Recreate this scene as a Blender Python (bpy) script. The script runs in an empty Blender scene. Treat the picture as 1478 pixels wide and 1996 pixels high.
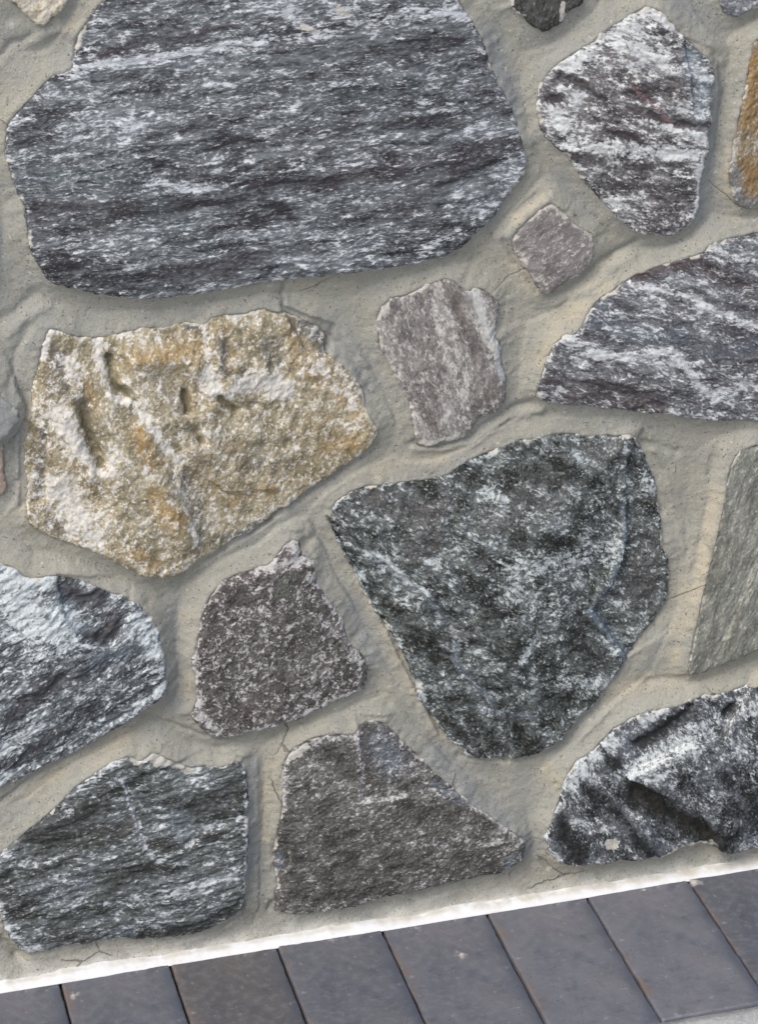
import bpy, math, random
import numpy as np
from mathutils import Matrix, Vector

# ------------------------------------------------------------------ camera, sky, sun, exposure
scene = bpy.context.scene
C = scene.collection
CAM_LOC = [-0.51287, -1.92401, 1.39596]
CAM_ROT = [[0.965263, 0.119405, -0.232399], [-0.261225, 0.422795, -0.867759], [-0.005357, 0.898324, 0.4393]]
CAM_F = 2.53420   # focal length over picture height
cam = bpy.data.cameras.new('camera')
cam.sensor_fit = 'VERTICAL'; cam.sensor_height = 24.0; cam.lens = 24.0 * CAM_F
cam.clip_start = 0.05; cam.clip_end = 500
cam_ob = bpy.data.objects.new('camera', cam); C.objects.link(cam_ob)
cam_ob.matrix_world = Matrix.Translation(Vector(CAM_LOC)) @ Matrix(CAM_ROT).to_4x4()
scene.camera = cam_ob

SUN_AZ = math.radians(-52)     # seen from the wall: to the left of straight out
SUN_EL = math.radians(52)
sdir = Vector((math.sin(SUN_AZ) * math.cos(SUN_EL), -math.cos(SUN_AZ) * math.cos(SUN_EL), math.sin(SUN_EL)))
world = bpy.data.worlds.new('World'); scene.world = world; world.use_nodes = True
wn = world.node_tree
bg = wn.nodes['Background']; bg.inputs['Strength'].default_value = 0.10
sky = wn.nodes.new('ShaderNodeTexSky'); sky.sky_type = 'NISHITA'; sky.sun_disc = False
sky.sun_elevation = SUN_EL
sky.sun_rotation = math.atan2(sdir.x, sdir.y)
sky.air_density = 1.0; sky.dust_density = 4.0; sky.ozone_density = 1.0
wn.links.new(sky.outputs['Color'], bg.inputs['Color'])
sun = bpy.data.lights.new('sun', 'SUN'); sun.energy = 1.3; sun.angle = math.radians(34); sun.color = (1.0, 0.975, 0.935)
sun_ob = bpy.data.objects.new('sun', sun); C.objects.link(sun_ob)
sun_ob.rotation_euler = sdir.to_track_quat('Z', 'Y').to_euler()
scene.view_settings.view_transform = 'Standard'; scene.view_settings.look = 'None'
scene.view_settings.exposure = 0.66; scene.view_settings.gamma = 1.0
scene.view_settings.use_curve_mapping = False

# ------------------------------------------------------------------ traced stones (millimetres on the wall face)
STONES = [
{'label': 'largest stone, dark grey slab with fine level streaks', 'scl': 0.95, 'theta': 1.9, 'stretch': 4.5, 'proud': 9, 'lo': 2.0, 'fol': 0.9, 'fine': 0.35, 'th': 0.558, 'con': 3.2, 'dark': (55, 54, 57),'mid': (122, 128, 131),'white': (228, 231, 236),'tint': (80, 72, 76),'tint2': (104, 116, 120),'tamt': 0.12, 'poly': [(-192.4, 901.8),(-215.1, 879.9),(-223.5, 869.5),(-234.0, 855.6),(-236.4, 842.7),(-239.3, 831.7),(-248.2, 828.8),(-259.5, 823.7),(-274.0, 810.9),(-284.6, 799.6),(-291.9, 790.1),(-294.3, 771.6),(-291.3, 757.3),(-287.3, 740.3),(-282.2, 727.3),(-282.1, 716.4),(-281.5, 702.0),(-280.7, 689.2),(-272.8, 673.4),(-266.6, 662.0),(-239.5, 651.4),(-215.2, 644.4),(-184.4, 638.9),(-163.6, 638.9),(-138.4, 640.6),(-108.8, 642.8),(-77.0, 643.8),(-38.5, 644.2),(-10.5, 643.9),(1.6, 645.8),(29.8, 646.0),(56.0, 649.1),(73.5, 654.9),(88.7, 669.4),(103.9, 683.4),(116.7, 701.9),(126.6, 714.2),(128.6, 722.7),(124.8, 738.2),(119.2, 756.0),(111.0, 775.9),(102.2, 791.5),(95.5, 806.8),(90.1, 826.0),(80.2, 843.3),(71.6, 858.3),(57.6, 879.7),(12.1, 903.0),(-69.0, 916.6),(-140.8, 913.7)], 'feats': [('w', 5.16, 0.95, [(-235.4, 831.8),(-175.7, 836.2),(-127.5, 839.2),(-86.9, 840.4)]),('w', 6.5, 0.6, [(-86.9, 840.4),(-37.7, 846.3),(11.9, 854.7),(70.4, 854.3)]),('w', 10.51, 0.55, [(-70.1, 865.0),(-54.1, 851.6),(-17.0, 863.0)]),('w', 5.82, 1, [(64.1, 851.5),(72.5, 849.2)]),('w', 11.97, 0.3, [(-289.4, 785.8),(-271.7, 816.7),(-235.7, 825.8)]),('w', 8.85, 0.35, [(-233.6, 793.2),(-186.0, 784.9),(-202.7, 774.0)]),('w', 7.58, 0.4, [(-81.3, 733.6),(-56.1, 737.6),(3.0, 738.6)]),('w', 8.47, 0.35, [(37.0, 782.2),(97.2, 751.5)]),('w', 6.63, 0.45, [(-180.3, 732.3),(-114.8, 723.9)]),('w', 6.17, 0.5, [(37.2, 656.8),(85.1, 678.6),(115.4, 702.1)]),('t', 4.76, 1, [(-217.1, 841.1),(-187.1, 849.1),(-155.2, 850.6),(-110.8, 856.8)]),('k', 3.57, 0.6, [(-217.1, 841.1),(-187.1, 848.3),(-155.2, 849.8),(-118.9, 855.8)]),('k', 8.35, 0.65, [(-164.6, 716.0),(-106.6, 721.0),(-73.0, 728.5),(-35.3, 725.8)]),('k', 5.89, 0.5, [(-106.5, 725.3),(-69.5, 698.1)]),('k', 5.71, 0.45, [(-277.5, 726.9),(-209.4, 719.4),(-173.2, 708.3)]),('k', 9.17, 0.5, [(-256.6, 673.9),(-191.9, 656.3),(-129.4, 658.5),(-91.3, 667.7)]),('k', 6.08, 0.6, [(57.8, 715.4),(97.5, 727.7)]),('k', 6.09, 0.5, [(24.2, 693.3),(71.6, 719.3)]),('k', 7.35, 0.45, [(-79.1, 829.2),(-13.2, 828.0),(70.6, 831.7)]),('k', 6.76, 0.45, [(3.1, 768.3),(71.2, 762.3)]),('k', 3.59, 0.5, [(-224.2, 820.8),(-164.2, 825.9)]),('k', 6.57, 0.4, [(-145.9, 777.2),(-97.3, 758.3)]),('t', 12.77, 0.8, [(-39.5, 725.4),(11.4, 729.2),(71.4, 736.6)]),('t', 10.65, 0.7, [(-270.0, 717.8),(-201.3, 719.5)]),('t', 12.71, 0.6, [(-183.4, 662.0),(-91.3, 665.5)]),('t', 13.01, 0.7, [(19.9, 698.1),(97.2, 747.2)]),('t', 10.49, 0.5, [(-72.6, 749.7),(-13.9, 752.9)]),('s', 16.19, 0.6, [(-275.9, 751.7),(-204.3, 740.9),(-141.1, 683.6)]),('s', 16.65, 0.6, [(-46.9, 789.4),(49.7, 798.0)]),('P', 1.3, -1.6, [(-108.9, 641.0),(-83.0, 658.1),(-70.3, 658.1),(-57.7, 649.7),(-32.1, 645.3),(-6.3, 630.1)]),('m', 2.85, 1, [(-58.1, 851.9),(-48.0, 846.3)]),('m', 3.26, 0.9, [(-29.3, 862.7),(-21.1, 858.0)])]},
{'label': 'pale stone with black and white slanting bands above the small diamond-shaped stone', 'scl': 0.75, 'theta': -18.1, 'stretch': 3, 'proud': 10, 'lo': 3, 'fol': 1.3, 'fine': 0.4, 'th': 0.53, 'con': 2.8, 'dark': (70, 68, 69),'mid': (136, 135, 136),'white': (234, 237, 236),'tint': (168, 124, 126),'tint2': (170, 184, 192),'tamt': 0.05, 'poly': [(231.9, 844.2),(240.0, 839.4),(249.2, 829.0),(257.2, 819.1),(270.2, 807.5),(281.8, 798.0),(287.0, 784.7),(287.0, 760.9),(285.0, 739.2),(283.9, 717.2),(281.2, 699.7),(279.0, 682.0),(277.6, 664.1),(271.3, 653.4),(257.8, 648.0),(241.8, 649.6),(227.9, 654.1),(214.0, 663.6),(202.3, 676.0),(188.3, 691.6),(174.3, 709.7),(162.4, 726.1),(151.1, 736.7),(141.2, 747.6),(136.4, 765.2),(136.9, 780.1),(141.0, 792.5),(155.8, 806.1),(170.7, 813.3),(183.9, 821.5),(194.5, 830.3),(209.5, 837.5),(222.3, 844.1)], 'feats': [('k', 5.6, 1, [(153.5, 793.6),(179.2, 780.8),(206.1, 765.6),(228.7, 755.0),(278.6, 742.0)]),('k', 5.19, 0.8, [(144.3, 778.2),(155.3, 776.4)]),('k', 3.96, 0.6, [(158.8, 728.6),(203.6, 713.6),(262.1, 711.3)]),('k', 3.96, 0.8, [(193.5, 746.4),(220.4, 739.7)]),('k', 8.76, 0.35, [(214.5, 775.7),(258.7, 780.6)]),('k', 9.83, 0.35, [(190.7, 699.3),(268.2, 678.6)]),('k', 5.19, 0.6, [(165.9, 786.2),(215.2, 758.4)]),('w', 3.89, 1, [(155.0, 784.9),(192.5, 774.1),(219.7, 757.1),(256.1, 740.9)]),('w', 9.57, 0.9, [(151.3, 761.8),(158.1, 752.6)]),('w', 7.91, 0.7, [(162.9, 737.0),(225.4, 727.0),(270.7, 718.4)]),('w', 7.75, 0.8, [(159.0, 799.5),(190.9, 820.1),(232.0, 841.3)]),('w', 5.59, 1, [(232.0, 842.1),(256.7, 820.0)]),('w', 6.28, 0.6, [(195.6, 687.8),(231.6, 686.6)]),('w', 7.15, 0.6, [(265.1, 740.9),(283.7, 730.5)]),('w', 3.16, 0.8, [(279.8, 717.6),(276.9, 668.7)]),('w', 5.16, 0.7, [(195.3, 819.8),(244.3, 803.1)]),('t', 1.75, 0.7, [(215.2, 779.9),(232.7, 765.5),(249.0, 748.5)]),('s', 11.4, 1, [(264.3, 801.5),(276.8, 774.7),(275.7, 753.1)]),('h', 4.32, 1.5, [(155.0, 785.8),(192.5, 774.1),(224.2, 755.4)]),('h', 5.17, -1.8, [(154.8, 792.6),(206.1, 764.8),(278.6, 742.0)]),('P', 1.74, -2.5, [(257.2, 819.1),(264.9, 788.6),(269.1, 751.5),(291.8, 747.4),(288.7, 803.8)])]},
{'label': 'small diamond-shaped grey stone', 'scl': 0.8, 'theta': 20.4, 'stretch': 2, 'proud': 4, 'lo': 1.0, 'fol': 0.4, 'fine': 0.25, 'th': 0.575, 'con': 1.6, 'dark': (104, 100, 99),'mid': (146, 143, 139),'white': (222, 212, 202),'tint': (140, 130, 128),'tint2': (120, 120, 120),'tamt': 0.25, 'poly': [(117.5, 659.4),(124.0, 669.0),(137.0, 678.8),(150.1, 687.3),(159.2, 679.3),(168.5, 667.7),(179.0, 660.4),(187.7, 653.6),(189.5, 641.3),(186.7, 629.8),(176.6, 621.7),(163.3, 614.0),(149.9, 605.8),(144.5, 606.8),(136.1, 621.4),(126.8, 636.0),(117.7, 649.5)], 'feats': [('w', 2.7, 1, [(125.4, 643.3),(129.1, 634.8)]),('w', 2.27, 1, [(143.7, 623.3),(147.6, 610.2)]),('w', 1.81, 0.6, [(132.3, 629.0),(137.0, 620.4)]),('m', 6.24, 0.7, [(116.1, 664.4),(142.2, 685.4),(151.0, 687.6),(162.4, 675.4)]),('m', 3.62, 0.6, [(183.1, 657.7),(189.5, 641.3),(184.1, 628.2)])]},
{'label': 'rust-brown stone cut by the right edge of the picture', 'scl': 0.8, 'theta': 60.6, 'stretch': 2, 'proud': 6, 'lo': 2, 'fol': 0.8, 'fine': 0.4, 'th': 0.57, 'con': 2, 'dark': (104, 94, 76),'mid': (152, 140, 116),'white': (196, 196, 192),'tint': (158, 122, 68),'tint2': (130, 138, 146),'tamt': 0.3, 'poly': [(322.2, 811.9),(318.6, 797.2),(316.5, 780.1),(313.3, 758.6),(311.0, 736.9),(307.6, 717.3),(306.7, 692.9),(313.9, 671.9),(321.3, 664.4),(332.5, 663.3),(379.6, 667.9),(393.6, 729.6),(374.8, 797.0),(341.4, 821.0)], 'feats': [('t', 8.88, 1, [(320.7, 792.7),(320.3, 740.5)]),('t', 8.22, 0.9, [(321.6, 704.9),(327.3, 686.4)]),('s', 8.21, 1, [(309.9, 701.5),(314.3, 674.2),(328.5, 668.3)]),('w', 3.62, 0.7, [(311.1, 728.1),(309.6, 706.0)]),('w', 3.64, 0.6, [(325.4, 717.9),(314.4, 710.0)])]},
{'label': 'small black stone at the top edge', 'scl': 0.7, 'theta': 75.5, 'stretch': 2.5, 'proud': 5, 'lo': 2, 'fol': 0.7, 'fine': 0.4, 'th': 0.62, 'con': 2.4, 'dark': (46, 46, 45),'mid': (92, 93, 90),'white': (190, 188, 178),'tint': (80, 80, 74),'tint2': (120, 120, 110),'tamt': 0.3, 'poly': [(113.0, 859.3),(114.0, 851.0),(126.9, 842.6),(133.5, 835.0),(144.3, 831.3),(155.0, 835.5),(159.1, 843.5),(169.6, 850.1),(172.5, 854.9),(167.4, 879.9),(145.5, 901.8),(120.4, 891.4)], 'feats': [('m', 2.54, 1, [(155.4, 852.9),(154.0, 839.7)]),('m', 2.1, 0.8, [(114.0, 850.2),(123.5, 845.4)])]},
{'label': 'grey stone cut by the top right corner of the picture', 'scl': 0.7, 'theta': 5.4, 'stretch': 2, 'proud': 6, 'lo': 2, 'fol': 0.7, 'fine': 0.35, 'th': 0.56, 'con': 2.2, 'dark': (92, 95, 100),'mid': (142, 145, 148),'white': (215, 215, 212),'tint': (120, 120, 126),'tint2': (160, 170, 178),'tamt': 0.4, 'poly': [(289.8, 846.1),(293.9, 836.6),(302.3, 830.4),(313.2, 833.8),(321.5, 837.4),(348.7, 846.0),(355.6, 874.9),(318.8, 894.0),(289.1, 875.4)], 'feats': []},
{'label': 'cream and ochre stone at the top left corner', 'theta': 56.4, 'stretch': 1.5, 'proud': 5, 'lo': 3, 'fol': 0.7, 'fine': 0.4, 'th': 0.49, 'con': 2, 'dark': (158, 144, 116),'mid': (200, 190, 164),'white': (228, 222, 208),'tint': (192, 158, 104),'tint2': (190, 180, 160),'tamt': 0.25, 'poly': [(-284.3, 889.0),(-275.2, 881.3),(-269.9, 874.2),(-264.5, 867.9),(-257.7, 864.6),(-249.4, 872.7),(-244.3, 880.1),(-239.3, 885.6),(-231.0, 908.4),(-252.7, 933.1),(-279.8, 927.3),(-296.3, 909.2)], 'feats': [('t', 4.68, 0.8, [(-257.2, 873.2),(-256.6, 869.3)]),('w', 3.89, 0.7, [(-250.0, 881.7),(-260.5, 869.6)])]},
{'label': 'knobbly ochre-yellow stone with pits', 'scl': 0.65, 'theta': 63.5, 'stretch': 1.25, 'proud': 10, 'lo': 6, 'fol': 0.8, 'fine': 0.3, 'th': 0.54, 'con': 2.6, 'dark': (116, 110, 90),'mid': (181, 170, 141),'white': (236, 234, 228),'tint': (180, 148, 94),'tint2': (112, 114, 118),'tamt': 0.2, 'poly': [(-272.4, 614.8),(-269.9, 622.0),(-262.7, 620.3),(-249.9, 613.1),(-237.8, 608.7),(-221.1, 610.4),(-202.3, 612.7),(-193.9, 614.0),(-173.1, 610.3),(-163.7, 615.1),(-143.7, 610.2),(-137.1, 617.5),(-115.9, 616.5),(-94.2, 619.5),(-87.9, 615.7),(-75.1, 613.8),(-62.3, 606.1),(-49.5, 597.5),(-40.2, 587.9),(-42.5, 575.4),(-30.5, 563.5),(-17.5, 549.5),(-10.1, 534.8),(-11.0, 525.6),(0.8, 500.7),(-0.2, 491.3),(-6.9, 482.7),(-22.6, 472.8),(-40.6, 460.8),(-54.1, 452.9),(-67.6, 445.1),(-81.1, 437.3),(-90.1, 429.8),(-106.3, 419.0),(-128.2, 411.8),(-144.0, 401.9),(-164.5, 394.0),(-182.4, 387.8),(-199.7, 391.7),(-212.5, 398.3),(-229.2, 410.3),(-245.9, 420.8),(-264.8, 428.1),(-283.3, 439.2),(-294.2, 447.8),(-296.9, 458.9),(-294.1, 481.9),(-294.7, 505.0),(-294.8, 523.4),(-289.8, 536.4),(-286.6, 554.1),(-286.2, 572.0),(-280.2, 589.1),(-277.3, 602.1)], 'feats': [('w', 14.71, 0.95, [(-268.0, 551.9),(-253.0, 522.7),(-233.2, 499.5)]),('w', 16.83, 0.95, [(-270.3, 478.8),(-256.9, 453.6),(-251.4, 438.7)]),('w', 6.42, 1.05, [(-229.8, 603.4),(-228.8, 583.2),(-223.3, 566.8)]),('w', 10.57, 0.95, [(-143.2, 564.2),(-128.7, 548.8),(-111.2, 558.2),(-89.8, 553.4),(-77.0, 545.0)]),('w', 3.9, 0.9, [(-143.7, 609.3),(-141.9, 564.1)]),('w', 3.83, 1, [(-275.6, 597.5),(-270.1, 618.9),(-264.0, 619.1)]),('w', 4.35, 1.1, [(-223.7, 560.1),(-204.4, 551.0),(-189.5, 524.1),(-177.5, 504.1)]),('w', 7.14, 0.6, [(-54.8, 567.7),(-20.3, 526.7)]),('w', 3.56, 0.7, [(-177.3, 508.7),(-170.3, 470.4),(-159.1, 421.3)]),('w', 8.9, 0.5, [(-177.1, 513.3),(-138.3, 517.8)]),('w', 11.25, 0.4, [(-259.5, 555.4),(-266.0, 515.2)]),('t', 10.57, 1, [(-202.8, 530.3),(-196.7, 506.5),(-190.7, 496.5)]),('t', 13.5, 1, [(-191.9, 468.5),(-184.2, 448.6),(-171.4, 442.2)]),('t', 14.68, 0.8, [(-207.6, 589.7),(-173.9, 590.3),(-148.5, 591.9)]),('t', 11.32, 0.7, [(-126.8, 607.4),(-123.4, 580.1)]),('t', 10.08, 0.9, [(-42.8, 491.9),(-16.2, 488.6)]),('t', 10.99, 0.6, [(-123.1, 450.0),(-92.1, 455.5)]),('t', 10.96, 0.7, [(-207.4, 413.5),(-194.9, 402.2)]),('t', 13.22, 0.5, [(-75.8, 597.3),(-50.7, 553.4)]),('t', 7.77, 0.7, [(-244.0, 571.5),(-236.7, 552.6)]),('t', 10.83, 0.5, [(-157.0, 478.1),(-140.2, 461.8)]),('t', 9.89, 0.6, [(-42.0, 552.4),(-16.0, 521.5)]),('s', 9.71, 1, [(-62.9, 600.3),(-47.9, 589.6),(-43.8, 577.8)]),('s', 8.52, 0.8, [(-265.1, 600.7),(-260.8, 569.0)]),('s', 6.88, 0.6, [(-249.7, 581.1),(-241.1, 548.6)]),('s', 9.91, 0.6, [(-165.6, 479.2),(-158.2, 445.2)]),('s', 8.16, 0.5, [(-113.3, 486.6),(-87.4, 471.5)]),('s', 8.72, 0.5, [(-187.5, 569.4),(-167.5, 539.8)]),('w', 8.55, 0.5, [(-257.1, 595.4),(-250.4, 567.8)]),('s', 3.89, 1, [(-158.4, 610.9),(-148.0, 608.0)]),('s', 6.08, 0.9, [(-279.4, 535.1),(-282.4, 508.1),(-287.6, 471.7)]),('s', 6.38, 0.8, [(-266.7, 607.5),(-271.0, 570.2)]),('s', 5.55, 1, [(-133.0, 415.4),(-110.7, 422.0),(-92.8, 427.8)]),('s', 6.36, 0.9, [(-14.5, 533.0)]),('s', 8.03, 0.7, [(-280.5, 449.7),(-270.4, 441.2)]),('s', 6.11, 0.8, [(-131.3, 599.0),(-130.1, 571.8)]),('s', 4.4, 0.6, [(-84.5, 593.7),(-81.7, 566.2)]),('s', 9.1, 0.55, [(-155.7, 454.3),(-152.4, 425.2)]),('h', 6.51, -9, [(-247.1, 553.9),(-244.1, 530.8),(-234.0, 499.6)]),('h', 5.6, -8, [(-222.1, 591.4),(-220.3, 568.7),(-213.3, 558.9)]),('h', 3.96, -6, [(-163.5, 555.3),(-160.7, 538.9)]),('h', 4.9, -5, [(-156.2, 522.3),(-150.6, 511.0)]),('h', 4.88, -5, [(-135.2, 547.3),(-120.5, 534.1)]),('h', 4.47, -4, [(-105.3, 536.9),(-101.1, 534.1)]),('h', 6.38, -3, [(-95.9, 482.1),(-85.1, 473.6)]),('k', 6.08, 1.1, [(-247.3, 549.4),(-243.6, 526.1),(-234.0, 499.6)]),('k', 4.74, 1.1, [(-222.2, 589.1),(-220.3, 568.7),(-211.1, 560.9)]),('k', 3.52, 1.2, [(-163.6, 553.9),(-160.7, 539.9)]),('k', 4.01, 0.9, [(-156.3, 520.9),(-150.6, 511.0)]),('k', 3.99, 1, [(-133.1, 545.7),(-121.4, 535.1)]),('h', 10.38, 5, [(-199.2, 588.7),(-174.1, 585.9),(-153.4, 574.5)]),('h', 11.49, 4, [(-202.4, 521.1),(-187.3, 477.3),(-175.5, 447.5),(-168.0, 417.7)]),('h', 7.84, 3.5, [(-133.3, 603.7),(-132.2, 572.0)]),('h', 8.77, 3, [(-101.5, 600.1),(-93.9, 563.0)]),('h', 8.69, 3, [(-264.4, 542.4),(-242.2, 489.1)]),('h', 13.51, 3, [(-112.6, 510.0),(-51.4, 507.1)]),('P', 1.79, -3.5, [(-167.2, 493.5),(-170.5, 465.7),(-154.8, 420.7),(-160.4, 387.6),(-115.4, 410.5),(-79.4, 429.9),(-85.5, 454.7),(-131.5, 460.7)]),('P', 1.75, -4, [(-79.6, 620.1),(-59.0, 577.3),(-37.4, 570.2),(-32.7, 597.0)]),('P', 2.16, -4, [(-297.4, 546.4),(-276.8, 530.3),(-279.3, 470.6),(-302.8, 464.4)])]},  # the k strokes over the pits are painted shade
{'label': 'pinkish-grey stone with upright streaks, almost flush with the mortar', 'scl': 0.8, 'theta': -69.2, 'stretch': 2.6, 'proud': 3, 'lo': 2, 'fol': 0.7, 'fine': 0.4, 'th': 0.55, 'con': 2.4, 'dark': (104, 99, 97),'mid': (158, 154, 149),'white': (212, 210, 204),'tint': (112, 102, 96),'tint2': (196, 204, 208),'tamt': 0.15, 'poly': [(3.6, 608.8),(14.5, 616.7),(25.4, 618.7),(43.0, 623.6),(58.3, 630.0),(67.1, 627.8),(76.1, 615.5),(84.0, 618.3),(96.0, 614.7),(107.4, 602.1),(105.4, 588.6),(102.0, 575.2),(110.2, 565.0),(109.1, 551.1),(114.4, 534.1),(114.7, 515.2),(109.0, 503.6),(97.7, 498.3),(88.6, 498.5),(85.5, 487.4),(77.4, 481.2),(57.0, 479.0),(41.1, 477.1),(35.2, 486.5),(33.4, 506.1),(27.6, 525.6),(18.7, 545.3),(9.9, 562.5),(3.4, 577.0),(1.3, 595.5)], 'feats': [('s', 5.86, 1.2, [(84.0, 615.1),(90.4, 601.7),(96.0, 582.7),(102.1, 568.2),(106.8, 553.7),(111.6, 534.5)]),('w', 4.51, 1.2, [(85.8, 613.6),(95.2, 578.2),(103.6, 558.8)]),('t', 4.47, 1, [(58.3, 626.9),(68.2, 608.6),(75.1, 580.5)]),('w', 4.03, 0.6, [(47.0, 610.9),(59.6, 563.8),(73.3, 529.6),(80.5, 490.9)]),('w', 3.69, 0.8, [(75.5, 531.7),(80.3, 509.9)]),('k', 6.27, 0.4, [(68.1, 622.2),(74.9, 594.2),(86.5, 556.1),(112.0, 515.6)]),('t', 9.21, 0.7, [(37.4, 519.8),(51.0, 494.5)]),('k', 5.57, 0.5, [(100.4, 526.4),(87.1, 509.1)]),('m', 5.35, 0.8, [(1.3, 602.3),(11.0, 614.8)]),('m', 6.53, 0.7, [(42.0, 480.4),(60.1, 481.0),(78.3, 482.5)]),('m', 4.09, 0.6, [(110.6, 599.5),(107.7, 581.4)])]},
{'label': 'purple-grey stone with wavy white veins at the right edge', 'scl': 0.8, 'theta': -18.9, 'stretch': 3.6, 'proud': 10, 'lo': 3, 'fol': 1.3, 'fine': 0.4, 'th': 0.548, 'con': 2.5, 'wav': 1.8, 'dark': (72, 70, 72),'mid': (130, 132, 136),'white': (230, 233, 233),'tint': (84, 70, 70),'tint2': (118, 128, 138),'tamt': 0.15, 'poly': [(142.2, 512.0),(141.0, 521.6),(146.9, 544.5),(153.4, 560.1),(162.2, 569.4),(173.6, 570.4),(180.1, 580.4),(186.5, 593.6),(197.6, 601.6),(211.0, 609.4),(224.4, 617.2),(243.0, 622.1),(265.7, 626.6),(286.2, 631.4),(290.5, 637.9),(308.8, 640.6),(333.8, 642.7),(372.2, 641.1),(431.3, 612.0),(456.4, 542.8),(447.5, 475.6),(404.9, 455.9),(345.0, 465.7),(313.9, 471.0),(289.8, 474.9),(265.7, 482.7),(241.9, 488.0),(213.5, 493.8),(182.6, 500.9),(159.3, 505.1)], 'feats': [('w', 6.49, 1, [(162.3, 566.1),(191.2, 547.9),(228.3, 543.6),(256.1, 546.1),(270.8, 532.6),(286.1, 509.3),(306.0, 492.4)]),('w', 3.7, 0.9, [(221.1, 609.7),(253.6, 600.2),(277.0, 594.5),(287.0, 582.7),(282.6, 576.2)]),('w', 6.49, 0.5, [(288.8, 635.7),(312.6, 624.1),(335.4, 617.2)]),('w', 5.65, 0.6, [(164.5, 518.8),(155.5, 512.8)]),('w', 5.66, 0.6, [(291.8, 579.9),(339.3, 555.8)]),('w', 6.78, 0.5, [(305.5, 502.2),(342.6, 502.6)]),('w', 4.22, 0.6, [(232.0, 567.7),(269.3, 563.5)]),('t', 6.46, 1, [(223.2, 615.0),(252.7, 621.1),(280.1, 625.2),(294.7, 612.1)]),('t', 10.32, 0.9, [(150.7, 520.4),(178.6, 510.0),(253.9, 491.4)]),('t', 10.31, 0.8, [(299.6, 607.0),(337.2, 589.0)]),('k', 5.54, 0.6, [(225.4, 617.1),(275.5, 624.2)]),('k', 6.55, 0.6, [(150.5, 529.9),(210.8, 518.1),(253.7, 496.2)]),('k', 6.6, 0.5, [(255.3, 565.1),(313.1, 534.9),(341.1, 526.9)]),('k', 5.18, 0.5, [(291.3, 589.3),(338.4, 570.1)]),('s', 13.88, 0.9, [(181.0, 582.6),(236.8, 562.5),(269.5, 558.8)]),('s', 10.17, 0.7, [(185.4, 586.8),(198.8, 594.6)]),('s', 14.35, 0.6, [(294.1, 537.1),(340.2, 541.4)]),('h', 5.56, 1.5, [(162.2, 568.4),(191.2, 548.8),(256.2, 543.8),(306.0, 492.4)]),('m', 3.69, 0.8, [(196.3, 601.7),(205.3, 603.1)]),('w', 3.71, 1, [(158.6, 566.5),(172.2, 569.6)])]},
{'label': 'olive-grey stone with upright streaks cut by the right edge', 'scl': 0.9, 'theta': 71.0, 'stretch': 3, 'proud': 9, 'lo': 1.6, 'fol': 0.6, 'fine': 0.3, 'th': 0.575, 'con': 1.5, 'dark': (100, 102, 96),'mid': (146, 147, 138),'white': (196, 194, 180),'tint': (130, 124, 104),'tint2': (112, 116, 112),'tamt': 0.2, 'poly': [(330.5, 441.3),(324.2, 434.7),(319.5, 414.3),(317.1, 389.5),(313.6, 364.6),(310.0, 342.0),(303.1, 314.6),(298.4, 281.3),(294.8, 255.4),(292.7, 229.0),(294.2, 218.1),(308.1, 221.3),(327.8, 226.4),(345.1, 231.8),(359.5, 236.1),(399.6, 255.8),(415.3, 317.0),(404.8, 390.7),(376.8, 439.5),(346.3, 444.3)], 'feats': [('w', 3.09, 0.7, [(346.1, 321.5),(337.4, 286.1),(326.6, 256.0)]),('w', 2.5, 0.8, [(316.9, 409.7),(315.7, 387.2)]),('t', 6.24, 0.7, [(337.4, 286.1),(329.8, 244.8)]),('w', 4.11, 0.5, [(353.5, 330.8),(342.1, 290.7)]),('k', 4.01, 0.35, [(320.8, 401.6),(306.5, 306.3)])]},
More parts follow.
